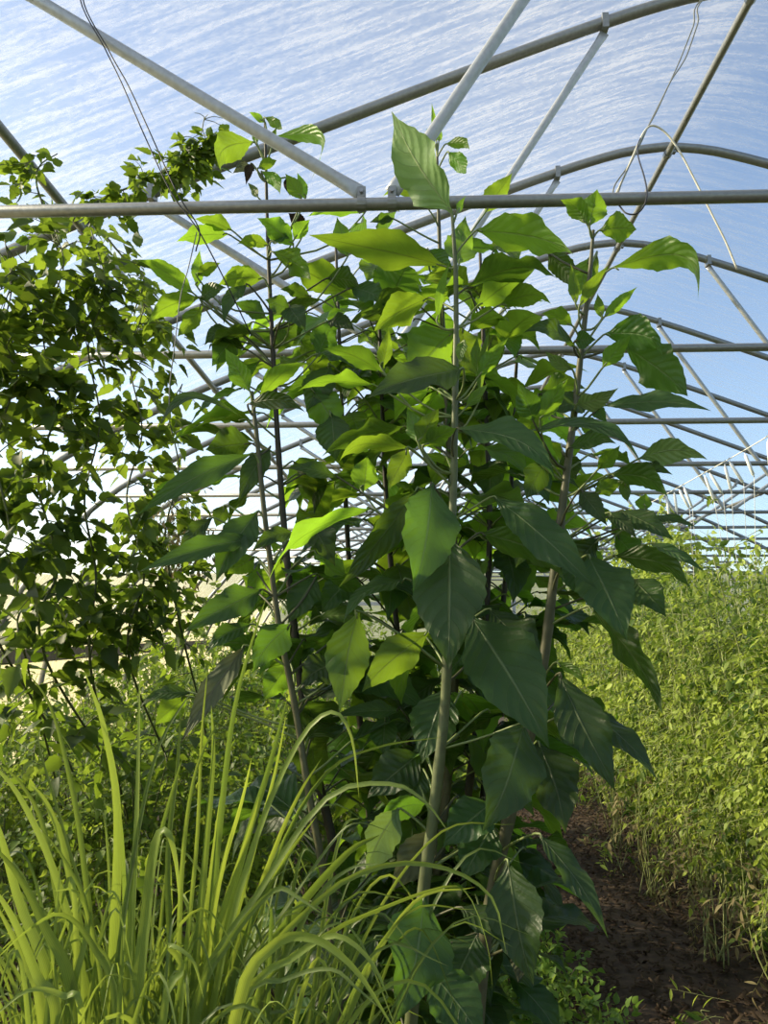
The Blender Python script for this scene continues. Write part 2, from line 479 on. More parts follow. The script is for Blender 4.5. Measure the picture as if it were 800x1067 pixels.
# ------------------------------------------------------------------ mulch on the path
def scatter_chips():
    n = 9000
    x = rng.uniform(.2, 1.9, n); y = rng.uniform(2.6, 9.5, n)
    V, Fc, ti = [], [], []
    L = rng.uniform(.012, .045, n); W = L * rng.uniform(.2, .5, n); A = rng.uniform(0, 6.28, n)
    base = np.array([[-.5, -.5, 0], [.5, -.5, 0], [.5, .5, 0], [-.5, .5, 0], [-.45, -.4, 1], [.45, -.4, 1], [.45, .4, 1], [-.45, .4, 1]])
    fb = np.array([[0, 1, 5, 4], [1, 2, 6, 5], [2, 3, 7, 6], [3, 0, 4, 7], [4, 5, 6, 7]])
    c, s = np.cos(A)[:, None], np.sin(A)[:, None]
    bx = base[None, :, 0] * L[:, None]; by = base[None, :, 1] * W[:, None]
    tilt = rng.normal(0, .35, n)[:, None]
    X = x[:, None] + c * bx - s * by; Yv = y[:, None] + s * bx + c * by
    Z = .012 + base[None, :, 2] * .005 + bx * tilt + .012 * np.abs(rng.normal(size=n))[:, None]
    V = np.stack([X, Yv, Z], -1).reshape(-1, 3)
    Fq = (fb[None] + (np.arange(n) * 8)[:, None, None]).reshape(-1, 4)
    ti = np.repeat(rng.beta(1.2, 3.5, n), 8)
    tag(mesh_obj('bark_mulch', V, Fq, MT['chip'], tint=ti, smooth=False), 'dark bark mulch strewn over the path at lower right', 'mulch', kind='stuff')
scatter_chips()

# ------------------------------------------------------------------ broad leaves
NU, NV = 9, 19
def leaf_geo(base, tip, N, width, arch=.1, fold=.18, wave=.5, seed=0, peak=.40, curl=0.0, adir=None):
    r = np.random.default_rng(seed)
    base = np.array(tuple(base)); tip = np.array(tuple(tip)); N = np.array(tuple(N), float)
    ax = tip - base; L = np.linalg.norm(ax); t = ax / L
    N = N - t * np.dot(N, t); N /= np.linalg.norm(N) + 1e-9
    sd = np.cross(N, t)
    v = np.linspace(0, 1, NV)
    # outline: drawn-out base, broad shoulder, long tip
    f = np.where(v < peak, np.sin(np.clip(v / peak, 0, 1) * np.pi / 2) ** 1.35, np.cos(np.clip((v - peak) / (1 - peak), 0, 1) * np.pi / 2) ** 1.25)
    f = np.maximum(f, .05 * (1 - v)) ; f[-1] = .004
    hw = width / 2 * f
    u = np.linspace(-1, 1, NU)
    ph1, ph2, ph3 = r.uniform(0, 6.28, 3)
    sway = .05 * L * np.sin(v * 3.1 + ph3) * v * r.uniform(-1, 1)
    AD = N if adir is None else np.array(tuple(adir))
    cl = base + np.outer(v, ax) + np.outer(arch * L * 4 * v * (1 - v) * (1 + curl * (v - .5)), AD) + np.outer(sway, sd)
    V = np.empty((NV, NU, 3)); UV = np.empty((NV, NU, 2))
    for j in range(NV):
        ser = 1 + (.045 if j % 2 else -.03) * (1 if 2 < j < NV - 2 else 0)
        s = u * hw[j]
        edge = np.abs(u) ** 2
        wv = wave * .13 * width * edge * (np.sin(v[j] * 13 + ph1 + (u > 0) * 1.9) + .5 * np.sin(v[j] * 23 + ph2 + (u > 0) * 2.5)) * f[j]
        ss = s.copy(); ss[0] *= ser; ss[-1] *= ser
        V[j] = cl[j] + np.outer(ss, sd) + np.outer(fold * np.abs(s) + wv, N)
        UV[j, :, 0] = (u + 1) / 2; UV[j, :, 1] = v[j]
    idx = np.arange(NV * NU).reshape(NV, NU)
    Fq = np.stack([idx[:-1, :-1], idx[:-1, 1:], idx[1:, 1:], idx[1:, :-1]], -1).reshape(-1, 4)
    return V.reshape(-1, 3), Fq, UV.reshape(-1, 2)

def facing(base, tip, side, alpha):
    """leaf normal: side 'T' shows its upper face to the aisle, 'U' its underside"""
    t = (tip - base).normalized()
    mid = (base + tip) / 2
    v = CAM - mid; v -= t * v.dot(t); v.normalize()
    u = t.cross(v)
    if abs(u.z) > .25:
        if u.z < 0: u = -u
    elif u.x > 0: u = -u
    a_ = R(alpha)
    return (v * math.cos(a_) if side == 'T' else -v * math.cos(a_)) + u * math.sin(a_)

# stems: photo pixels turned to points at each stem's own distance, carried down to the soil
STEMS = {
 'A': dict(Y=1.90, px=[(471, 222), (475, 300), (474, 420), (472, 520), (467, 640), (463, 740), (450, 860), (441, 930), (428, 1067)], r=(.004, .0155), mat='stem_green',
           label='tall broad-leaved plant in the middle, pale straight stem, topmost leaf standing above the cross tube', h=.0),
 'B': dict(Y=2.00, px=[(618, 240), (614, 290), (605, 370), (597, 440), (588, 510), (577, 600), (566, 690), (546, 790), (526, 870), (508, 960), (497, 1067)], r=(.004, .0165), mat='stem_mid',
           label='tall broad-leaved plant at right with a leaning olive stem beside the mulch path', h=.0),
 'C': dict(Y=2.35, px=[(276, 128), (279, 250), (284, 360), (290, 470), (297, 560), (306, 650), (320, 760), (345, 870), (360, 960), (370, 1067)], r=(.004, .0145), mat='stem_dark',
           label='tall broad-leaved plant at left with a dark stem rising behind the cross tube', h=.0),
 'D': dict(Y=2.02, px=[(262, 408), (268, 460), (276, 540), (291, 654), (306, 729), (321, 822), (340, 930), (355, 1067)], r=(.005, .010), mat='stem_mid',
           label='shorter broad-leaved plant at left, its top pair of bright leaves below the second cross tube', h=.0),
 'E': dict(Y=2.45, px=[(455, 150), (458, 260), (464, 400), (475, 600), (475, 684), (467, 804), (455, 920), (447, 1067)], r=(.004, .016), mat='stem_mid',
           label='broad-leaved plant directly behind the middle one, small top leaves beside the pale strut', h=.0),
 'F': dict(Y=2.60, px=[(393, 262), (398, 420), (405, 560), (420, 720), (432, 850), (430, 960), (428, 1067)], r=(.005, .014), mat='stem_dark',
           label='broad-leaved plant deep in the clump between the left and middle stems', h=.0),
 'G': dict(Y=2.70, px=[(540, 350), (535, 430), (530, 560), (515, 720), (500, 860), (492, 960), (490, 1067)], r=(.005, .014), mat='stem_dark',
           label='broad-leaved plant deep in the clump between the middle and right stems', h=.0),
 'H': dict(Y=2.75, px=[(350, 258), (356, 420), (362, 560), (372, 720), (385, 850), (395, 1067)], r=(.005, .014), mat='stem_dark',
           label='broad-leaved plant at the back of the clump, right of the dark left stem', h=.0),
 'I': dict(Y=2.50, px=[(500, 262), (506, 420), (510, 560), (500, 720), (485, 860), (475, 1067)], r=(.005, .014), mat='stem_dark',
           label='broad-leaved plant close behind the middle stem on its right side', h=.0),
}
for k, s in STEMS.items():
    pts = [np.array(P(x, y, s['Y'])) for x, y in s['px']]
    d = pts[-1] - pts[-2]
    g = pts[-1] + d / abs(d[2]) * pts[-1][2] * .9
    g[2] = -.02
    top_h = pts[0][2]
    pts.append(g)
    path = smooth_path(pts, 60)
    s['path'] = path
    r0, r1 = s['r']
    tt = np.linspace(0, 1, 60)
    rad = r0 + (r1 - r0) * np.clip(tt * 1.25, 0, 1) ** .8
    rad = rad * (1 + .10 * (np.arange(60) % 6 == 0))        # nodes
    root = empty('tall_leafy_plant', (path[-1][0], path[-1][1], 0), s['label'], 'plant', 'tall broad-leaved plants')
    V, Fc = tube(path, rad, 10)
    mesh_obj('stem', V, Fc, MT[s['mat']], root)
    s['root'] = root; s['rad'] = rad; s['n'] = 0

LEAFN = [0]
def add_leaf(key, base, tip, N, w, arch, mat, fold=.18, wave=.6, curl=0., peak=.4, attach=None, adir=None):
    s = STEMS[key]
    LEAFN[0] += 1
    V, Fq, UV = leaf_geo(base, tip, N, w, arch, fold, wave, LEAFN[0], peak, curl, adir)
    lf = mesh_obj('leaf', V, Fq, MT[mat], s['root'], uv=UV)
    if mat == 'dead': lf['label'] = 'dead brown leaf'
    if mat == 'wither': lf['label'] = 'withered grey-green leaf'
    s['n'] += 1
    b = np.array(tuple(base)); ax = np.array(tuple(tip)) - b; ax /= np.linalg.norm(ax)
    if attach is None:
        dd = np.linalg.norm(s['path'] - (b + np.array([0, 0, -.03])), axis=1)
        i = int(np.argmin(dd)); dist = dd[i]
        zz = s['path'][i][2] - .45 * dist
        i = int(np.argmin(np.abs(s['path'][:, 2] - zz))) if dist > .05 else i
        att = s['path'][i]
    else:
        att = np.array(tuple(attach))
    dist = np.linalg.norm(b - att)
    if dist > .006:
        mid = (att + b) / 2 + np.array([0, 0, -.10 * dist]) - ax * dist * .12
        end = b + ax * .02
        pth = smooth_path([att, mid, b, end], 9)
        V, Fc = tube(pth, np.linspace(.0036, .0022, 9), 6)
        mesh_obj('petiole', V, Fc, MT['petiole' if mat in ('young_lit', 'pale') or LEAFN[0] % 2 else 'petiole_dark'], lf)
    return lf

# (plant, base x,y, tip x,y, apparent width, base dist, tip dist, face, tilt, arch, material)
HERO = [
 # middle plant
 ('A', 471, 222, 406, 119, 56, 1.89, 1.84, 'T', -42, .02, 'pale'),
 ('A', 476, 222, 486, 205, 8, 1.90, 1.92, 'U', 20, .1, 'young_lit'),
 ('A', 496, 240, 597, 264, 42, 1.90, 1.78, 'U', 35, .10, 'young_lit'),
 ('A', 462, 277, 322, 244, 40, 1.92, 1.80, 'U', 42, .03, 'young_lit'),
 ('A', 478, 275, 485, 225, 36, 1.94, 2.02, 'U', 15, .05, 'young_lit'),
 ('A', 486, 300, 580, 290, 28, 1.92, 1.80, 'U', 62, .16, 'big'),
 ('A', 496, 320, 553, 285, 36, 1.95, 1.92, 'U', 25, .10, 'young_lit'),
 ('A', 520, 318, 574, 318, 24, 1.95, 1.90, 'U', 35, .20, 'young_lit'),
 ('A', 447, 310, 390, 346, 34, 1.98, 1.96, 'U', 40, .10, 'young_lit'),
 ('A', 473, 345, 423, 395, 62, 2.00, 1.98, 'U', 15, .04, 'young_lit'),
 ('A', 480, 340, 494, 390, 38, 2.02, 2.04, 'U', 15, .04, 'young_lit'),
 ('A', 455, 336, 468, 270, 10, 1.90, 1.88, 'U', 30, .05, 'young_lit'),
 ('A', 483, 384, 384, 417, 42, 1.82, 1.66, 'T', 38, .06, 'big'),
 ('A', 484, 355, 478, 380, 12, 1.88, 1.86, 'T', 20, .1, 'young_lit'),
 ('A', 436, 463, 456, 424, 24, 1.84, 1.82, 'U', 20, .02, 'young_lit'),
 ('A', 440, 466, 476, 446, 22, 1.85, 1.82, 'U', 30, .06, 'young_lit'),
 ('A', 436, 462, 424, 425, 20, 1.86, 1.88, 'U', 20, .05, 'young_lit'),
 ('A', 428, 467, 349, 492, 16, 1.84, 1.72, 'U', 55, .18, 'young_lit'),
 ('A', 426, 467, 408, 510, 25, 1.85, 1.82, 'U', 20, .10, 'young_lit'),
 ('A', 424, 445, 335, 476, 20, 1.95, 1.88, 'U', 55, .08, 'big'),
 ('A', 378, 513, 384, 475, 30, 1.95, 1.93, 'U', 15, .05, 'young_lit'),
 ('A', 352, 497, 298, 488, 17, 1.93, 1.88, 'T', 35, .10, 'big'),
 ('A', 387, 530, 276, 617, 13, 1.86, 1.62, 'U', 70, .12, 'young_lit'),
 ('A', 450, 503, 430, 618, 60, 1.78, 1.66, 'T', -25, .07, 'big'),
 ('A', 437, 508, 351, 611, 32, 1.84, 1.72, 'T', -20, .06, 'big'),
 ('A', 469, 558, 469, 698, 74, 1.76, 1.66, 'T', 12, .06, 'big'),
 ('A', 425, 603, 357, 648, 18, 1.84, 1.76, 'T', 55, .14, 'big'),
 ('A', 374, 636, 349, 740, 46, 1.80, 1.76, 'U', 5, .05, 'young_lit'),
 ('A', 448, 657, 377, 721, 38, 1.86, 1.78, 'U', 18, .08, 'young_lit'),
 ('A', 490, 641, 573, 779, 76, 1.84, 1.68, 'T', 10, .07, 'big'),
 ('A', 508, 634, 566, 702, 40, 1.90, 1.82, 'T', 25, .10, 'big'),
 ('A', 475, 446, 578, 502, 34, 1.84, 1.72, 'T', 38, .14, 'big'),
 ('A', 513, 517, 624, 613, 42, 1.86, 1.70, 'T', 22, .07, 'big'),
 ('A', 499, 555, 588, 606, 34, 1.92, 1.84, 'U', 40, .12, 'big'),
 ('A', 547, 752, 500, 865, 62, 1.80, 1.66, 'T', -18, .08, 'big'),
 ('A', 465, 716, 440, 796, 48, 1.98, 1.94, 'T', 15, .06, 'big'),
 ('A', 440, 783, 383, 832, 44, 2.05, 1.98, 'T', 18, .08, 'big'),
 ('A', 445, 838, 384, 868, 22, 1.95, 1.85, 'T', -35, .16, 'big'),
 ('A', 416, 842, 380, 915, 34, 1.88, 1.78, 'T', -35, .12, 'pale'),
 ('A', 455, 862, 408, 930, 36, 1.98, 1.92, 'T', -10, .08, 'wither'),
 ('A', 442, 934, 416, 1066, 64, 1.74, 1.60, 'T', -28, .05, 'big'),
 ('A', 478, 945, 550, 992, 28, 1.84, 1.74, 'T', 30, .08, 'big'),
 ('A', 446, 1008, 505, 1090, 50, 1.82, 1.74, 'T', 15, .06, 'big'),
 ('A', 497, 972, 470, 1045, 50, 1.92, 1.86, 'T', 15, .06, 'big'),
 ('A', 395, 975, 322, 1052, 48, 1.84, 1.74, 'T', 10, .08, 'big'),
 ('A', 512, 836, 462, 884, 44, 1.92, 1.86, 'T', 15, .10, 'big'),
 ('A', 515, 858, 480, 918, 42, 1.94, 1.88, 'T', 20, .08, 'big'),
 ('A', 498, 420, 511, 340, 10, 1.90, 1.88, 'U', 20, .05, 'young_lit'),
 ('A', 497, 394, 530, 352, 18, 1.90, 1.86, 'U', 15, .06, 'young_lit'),
 ('A', 499, 395, 497, 350, 14, 1.92, 1.92, 'U', 20, .05, 'young_lit'),
 ('A', 485, 425, 510, 400, 12, 1.90, 1.88, 'T', 20, .05, 'young_lit'),
 ('A', 398, 385, 405, 342, 16, 1.92, 1.88, 'U', 15, .04, 'young_lit'),
 ('A', 400, 390, 338, 362, 22, 1.92, 1.84, 'U', 45, .10, 'young_lit'),
 ('A', 392, 402, 310, 408, 14, 1.94, 1.86, 'U', 60, .10, 'young_lit'),
 ('A', 440, 800, 420, 850, 30, 2.02, 1.98, 'T', 15, .08, 'big'),
 # right plant
 ('B', 614, 236, 622, 197, 40, 1.98, 1.94, 'U', 8, .08, 'young_lit'),
 ('B', 612, 234, 584, 208, 22, 1.98, 1.95, 'U', 35, .15, 'young_lit'),
 ('B', 624, 240, 663, 238, 32, 2.00, 1.95, 'U', 15, .10, 'young_lit'),
 ('B', 638, 279, 727, 312, 32, 1.98, 1.86, 'U', 30, .34, 'young_lit'),
 ('B', 600, 318, 595, 274, 12, 1.98, 1.96, 'U', 20, .04, 'young_lit'),
 ('B', 603, 320, 634, 276, 14, 1.97, 1.93, 'U', 30, .05, 'young_lit'),
 ('B', 614, 268, 603, 308, 28, 2.04, 2.06, 'U', 15, .06, 'young_lit'),
 ('B', 622, 262, 616, 312, 14, 2.05, 2.07, 'U', 25, .04, 'young_lit'),
 ('B', 570, 262, 598, 300, 26, 2.06, 2.06, 'U', 25, .10, 'big'),
 ('B', 627, 332, 622, 306, 11, 1.98, 1.96, 'U', 20, .05, 'young_lit'),
 ('B', 628, 332, 664, 299, 13, 1.98, 1.94, 'U', 20, .03, 'young_lit'),
 ('B', 630, 348, 690, 370, 36, 1.98, 1.88, 'U', 25, .18, 'big'),
 ('B', 650, 360, 717, 412, 46, 2.00, 1.92, 'U', 20, .08, 'big'),
 ('B', 627, 384, 657, 348, 20, 1.94, 1.88, 'U', 15, .04, 'young_lit'),
 ('B', 598, 356, 621, 353, 20, 1.96, 1.92, 'T', 15, .10, 'big'),
 ('B', 600, 362, 545, 346, 20, 1.96, 1.86, 'T', 35, .14, 'big'),
 ('B', 597, 340, 563, 328, 18, 1.98, 1.93, 'U', 35, .12, 'young_lit'),
 ('B', 597, 386, 566, 367, 14, 1.95, 1.90, 'T', -25, .06, 'pale'),
 ('B', 556, 440, 540, 399, 28, 1.90, 1.84, 'T', 10, .06, 'big'),
 ('B', 562, 440, 591, 394, 22, 1.90, 1.84, 'U', 15, .04, 'young_lit'),
 ('B', 600, 422, 645, 405, 21, 1.96, 1.86, 'T', -25, .10, 'pale'),
 ('B', 614, 420, 570, 428, 26, 2.02, 1.98, 'T', 30, .10, 'big'),
 ('B', 560, 412, 610, 405, 26, 2.08, 2.06, 'U', 30, .12, 'big'),
 ('B', 618, 424, 633, 440, 14, 2.00, 1.98, 'T', 10, .1, 'big'),
 ('B', 627, 423, 741, 428, 20, 1.98, 1.84, 'T', 45, .08, 'big'),
 ('B', 548, 449, 668, 484, 16, 1.94, 1.78, 'T', 55, .18, 'big'),
 ('B', 604, 436, 620, 452, 18, 1.96, 1.92, 'U', 20, .10, 'young_lit'),
 ('B', 665, 478, 737, 478, 27, 1.95, 1.84, 'T', -20, .12, 'pale'),
 ('B', 660, 486, 700, 496, 14, 1.97, 1.90, 'T', 35, .10, 'big'),
 ('B', 634, 494, 697, 523, 24, 1.96, 1.84, 'U', 40, .16, 'big'),
 ('B', 592, 467, 642, 462, 20, 1.96, 1.88, 'T', 30, .12, 'big'),
 ('B', 622, 490, 646, 464, 16, 1.94, 1.88, 'T', -20, .05, 'young_lit'),
 ('B', 604, 510, 632, 549, 22, 1.88, 1.82, 'T', 10, .10, 'big'),
 ('B', 632, 534, 666, 561, 16, 1.92, 1.86, 'T', 25, .08, 'big'),
 ('B', 669, 533, 673, 514, 18, 1.96, 1.94, 'U', 10, .05, 'young_lit'),
 ('B', 650, 499, 653, 523, 12, 1.97, 1.95, 'U', 15, .05, 'young_lit'),
 ('B', 618, 516, 650, 501, 18, 1.97, 1.93, 'U', 25, .10, 'young_lit'),
 ('B', 612, 578, 653, 668, 56, 1.88, 1.76, 'T', 12, .08, 'big'),
 ('B', 588, 585, 612, 624, 30, 1.92, 1.86, 'T', 15, .08, 'big'),
 ('B', 614, 631, 691, 744, 26, 1.92, 1.78, 'U', 45, .08, 'big'),
 ('B', 660, 604, 694, 643, 34, 1.94, 1.86, 'T', 12, .10, 'big'),
 ('B', 636, 579, 721, 616, 24, 1.94, 1.80, 'U', 42, .12, 'big'),
 ('B', 645, 532, 702, 564, 24, 1.96, 1.86, 'T', 30, .10, 'big'),
 ('B', 676, 566, 735, 597, 13, 1.95, 1.84, 'T', 40, .10, 'big'),
 ('B', 676, 538, 724, 551, 10, 1.98, 1.90, 'T', 40, .08, 'big'),
 ('B', 625, 560, 592, 600, 30, 1.98, 1.96, 'U', 25, .08, 'big'),
 ('B', 640, 556, 668, 590, 26, 2.02, 2.00, 'U', 20, .08, 'big'),
 ('B', 560, 772, 592, 868, 50, 1.88, 1.78, 'T', 20, .07, 'big'),
 ('B', 582, 701, 636, 826, 48, 1.84, 1.72, 'T', 12, .07, 'big'),
 ('B', 606, 736, 685, 813, 24, 1.92, 1.80, 'T', 42, .08, 'big'),
 ('B', 578, 690, 610, 716, 10, 1.92, 1.86, 'U', 30, .12, 'young_lit'),
 ('B', 528, 895, 556, 1027, 54, 1.82, 1.72, 'T', 12, .06, 'big'),
 ('B', 546, 984, 540, 1024, 20, 1.80, 1.78, 'U', 15, .06, 'wither'),
 ('B', 560, 868, 635, 977, 24, 1.84, 1.70, 'T', 35, .08, 'big'),
 ('B', 585, 470, 600, 500, 22, 2.04, 2.02, 'U', 20, .08, 'big'),
 ('B', 570, 480, 548, 520, 28, 2.02, 1.98, 'U', 25, .08, 'big'),
 ('B', 565, 540, 535, 590, 28, 2.04, 2.00, 'U', 25, .08, 'big'),
 # left plants
 ('C', 265, 148, 230, 178, 34, 2.32, 2.24, 'U', 15, .22, 'young_lit'),
 ('C', 268, 150, 262, 132, 8, 2.34, 2.34, 'U', 15, .1, 'young_lit'),
 ('C', 288, 142, 324, 187, 15, 2.32, 2.22, 'U', 45, .34, 'young_lit'),
 ('C', 276, 128, 259, 117, 8, 2.34, 2.32, 'U', 15, .1, 'young_lit'),
 ('C', 275, 122, 294, 135, 11, 2.34, 2.30, 'U', 25, .1, 'young_lit'),
 ('C', 284, 150, 288, 132, 7, 2.34, 2.34, 'U', 25, .1, 'young_lit'),
 ('C', 268, 176, 289, 168, 12, 2.33, 2.28, 'U', 25, .1, 'young_lit'),
 ('C', 272, 178, 291, 204, 14, 2.34, 2.30, 'U', 25, .12, 'young_lit'),
 ('C', 314, 208, 297, 181, 18, 2.30, 2.26, 'U', 15, .05, 'young_lit'),
 ('C', 318, 208, 309, 180, 13, 2.32, 2.30, 'U', 15, .05, 'young_lit'),
 ('C', 262, 172, 242, 180, 12, 2.33, 2.30, 'T', 25, .1, 'wither'),
 ('C', 262, 170, 256, 193, 11, 2.33, 2.30, 'T', 15, .1, 'dead'),
 ('C', 298, 185, 302, 205, 8, 2.36, 2.36, 'T', 15, .1, 'dead'),
 ('C', 269, 206, 258, 190, 9, 2.34, 2.34, 'U', 15, .05, 'pale'),
 ('C', 243, 241, 203, 227, 17, 2.30, 2.22, 'U', 35, .10, 'young_lit'),
 ('C', 238, 244, 184, 252, 22, 2.32, 2.24, 'U', 30, .10, 'young_lit'),
 ('C', 282, 252, 302, 250, 14, 2.32, 2.28, 'T', 25, .12, 'big'),
 ('C', 281, 256, 247, 255, 15, 2.32, 2.26, 'U', 30, .12, 'young_lit'),
 ('C', 306, 256, 268, 227, 26, 2.30, 2.24, 'U', 25, .08, 'young_lit'),
 ('C', 306, 250, 322, 228, 18, 2.32, 2.30, 'U', 15, .08, 'young_lit'),
 ('C', 318, 238, 300, 222, 16, 2.36, 2.34, 'T', 15, .10, 'dead'),
 ('C', 380, 222, 320, 226, 12, 2.36, 2.30, 'U', 50, .10, 'young_lit'),
 ('C', 202, 306, 141, 272, 22, 2.28, 2.18, 'U', 38, .10, 'young_lit'),
 ('C', 206, 300, 208, 260, 14, 2.30, 2.30, 'U', 15, .05, 'young_lit'),
 ('C', 205, 288, 230, 274, 14, 2.30, 2.28, 'U', 25, .08, 'young_lit'),
 ('C', 275, 290, 227, 298, 26, 2.32, 2.26, 'U', 28, .12, 'young_lit'),
 ('C', 283, 262, 324, 290, 26, 2.32, 2.28, 'U', 30, .10, 'young_lit'),
 ('C', 324, 310, 292, 301, 15, 2.32, 2.28, 'U', 40, .10, 'big'),
 ('C', 208, 310, 153, 339, 24, 2.26, 2.18, 'U', 35, .12, 'young_lit'),
 ('C', 212, 318, 186, 352, 19, 2.28, 2.24, 'U', 20, .06, 'young_lit'),
 ('C', 208, 312, 236, 300, 18, 2.26, 2.22, 'T', 20, .12, 'big'),
 ('C', 258, 296, 231, 337, 17, 2.28, 2.22, 'T', 25, .12, 'big'),
 ('C', 243, 342, 214, 361, 18, 2.30, 2.24, 'T', 20, .12, 'big'),
 ('C', 250, 346, 221, 382, 28, 2.32, 2.30, 'U', 15, .08, 'big'),
 ('C', 302, 324, 276, 312, 22, 2.24, 2.20, 'T', 15, .10, 'big'),
 ('C', 300, 318, 318, 346, 26, 2.24, 2.20, 'T', 12, .10, 'big'),
 ('C', 278, 332, 244, 314, 20, 2.36, 2.34, 'U', 20, .10, 'big'),
 ('C', 284, 364, 312, 334, 28, 2.40, 2.40, 'U', 15, .06, 'big'),
 ('C', 330, 372, 352, 330, 30, 2.38, 2.38, 'U', 18, .08, 'big'),
 ('C', 340, 290, 375, 300, 24, 2.34, 2.30, 'U', 30, .12, 'big'),
 ('C', 362, 268, 352, 226, 24, 2.30, 2.30, 'U', 15, .05, 'young_lit'),
 ('C', 365, 300, 400, 320, 26, 2.34, 2.30, 'T', 25, .12, 'big'),
 ('C', 340, 335, 370, 345, 18, 2.34, 2.30, 'T', 25, .12, 'big'),
 ('D', 261, 409, 235, 362, 23, 2.00, 1.95, 'T', -35, .02, 'young_lit'),
 ('D', 269, 416, 321, 378, 20, 2.00, 1.92, 'U', 30, .14, 'young_lit'),
 ('D', 258, 421, 318, 430, 20, 2.00, 1.92, 'T', -15, .12, 'big'),
 ('D', 256, 437, 162, 451, 12, 2.00, 1.86, 'T', 55, .30, 'big'),
 ('D', 262, 462, 214, 468, 40, 2.04, 2.00, 'U', 15, .08, 'big'),
 ('D', 264, 472, 141, 534, 28, 2.00, 1.84, 'T', 22, .08, 'big'),
 ('D', 282, 465, 247, 523, 26, 2.06, 2.02, 'T', 15, .08, 'big'),
 ('D', 269, 532, 224, 606, 38, 2.02, 1.94, 'T', 18, .08, 'big'),
 ('D', 272, 560, 141, 594, 24, 2.00, 1.84, 'T', 32, .07, 'big'),
 ('D', 222, 539, 184, 574, 18, 2.02, 1.98, 'T', 20, .08, 'big'),
 ('D', 273, 614, 192, 662, 34, 2.00, 1.88, 'T', 18, .11, 'big'),
 ('D', 236, 526, 225, 549, 18, 2.06, 2.05, 'U', 12, .08, 'big'),
 ('D', 266, 580, 237, 599, 24, 2.10, 2.08, 'U', 12, .08, 'young_lit'),
 ('D', 270, 586, 262, 642, 18, 2.12, 2.12, 'U', 15, .06, 'young_lit'),
 ('D', 308, 555, 261, 574, 18, 1.98, 1.92, 'T', 20, .12, 'big'),
 ('D', 263, 650, 214, 682, 20, 2.02, 1.95, 'T', 25, .12, 'big'),
 ('D', 303, 650, 264, 702, 36, 1.96, 1.90, 'T', -15, .12, 'big'),
 ('D', 256, 672, 188, 775, 26, 2.00, 1.92, 'T', 20, .05, 'wither'),
 ('D', 302, 690, 274, 730, 28, 2.10, 2.08, 'U', 10, .08, 'young_lit'),
 ('D', 202, 722, 145, 737, 14, 2.02, 1.98, 'T', 35, .12, 'big'),
 ('D', 196, 725, 162, 756, 26, 2.04, 2.00, 'U', 15, .08, 'young_lit'),
 ('D', 354, 690, 313, 717, 34, 2.02, 1.96, 'T', 18, .12, 'big'),
 ('D', 330, 600, 300, 650, 34, 2.12, 2.08, 'T', 18, .1, 'big'),
 ('D', 320, 540, 350, 590, 34, 2.12, 2.08, 'T', 18, .1, 'big'),
 # plants behind
 ('E', 455, 150, 450, 107, 8, 2.44, 2.42, 'U', 15, .04, 'young_lit'),
 ('E', 453, 150, 444, 134, 9, 2.44, 2.42, 'T', 15, .1, 'young_lit'),
 ('E', 457, 148, 460, 132, 7, 2.44, 2.44, 'U', 15, .1, 'young_lit'),
 ('E', 464, 150, 489, 160, 12, 2.42, 2.36, 'U', 25, .2, 'young_lit'),
 ('E', 466, 158, 486, 180, 19, 2.42, 2.36, 'U', 15, .1, 'young_lit'),
 ('E', 420, 170, 410, 180, 6, 2.40, 2.40, 'T', 15, .1, 'pale'),
 ('E', 505, 222, 533, 180, 26, 2.35, 2.30, 'U', 15, .04, 'young_lit'),
 ('E', 410, 228, 385, 232, 12, 2.40, 2.38, 'T', 30, .1, 'big'),
 ('E', 436, 205, 398, 206, 10, 2.40, 2.38, 'U', 30, .2, 'young_lit'),
 ('E', 445, 260, 470, 285, 22, 2.30, 2.28, 'U', 20, .08, 'big'),
 ('F', 420, 741, 346, 747, 17, 2.10, 2.02, 'T', 35, .08, 'big'),
 ('F', 402, 745, 400, 788, 28, 2.14, 2.12, 'T', 15, .08, 'big'),
 ('F', 370, 600, 335, 640, 32, 2.20, 2.16, 'T', 18, .1, 'big'),
 ('F', 345, 430, 352, 480, 36, 2.30, 2.28, 'T', 15, .08, 'big'),
 ('F', 325, 405, 352, 450, 40, 2.34, 2.32, 'U', 15, .08, 'young_lit'),
 ('F', 345, 380, 320, 430, 34, 2.36, 2.36, 'T', 15, .08, 'big'),
]
HMAX = {}
for (k, bx, by, tx, ty, w, db, dt, sd, al, ar, mt) in HERO:
    b = P(bx, by, db); t = P(tx, ty, dt)
    depth = ((b + t) / 2).y
    wid = w * depth / F / max(.3, math.cos(R(al)))
    N = facing(b, t, sd, al)
    L = (t - b).length
    wid = min(wid, L * .85)
    ad = None
    if ar >= .12:
        ax_ = (t - b).normalized(); ad = Vector((0, 0, 1)); ad -= ax_ * ad.dot(ax_)
        ad = (ad.normalized() + .35 * N).normalized()
    add_leaf(k, b, t, N, wid, ar, mt, fold=.10 + .15 * random.random(), wave=.55 + .5 * random.random(), curl=.8, peak=.36 + .1 * random.random(), adir=ad)

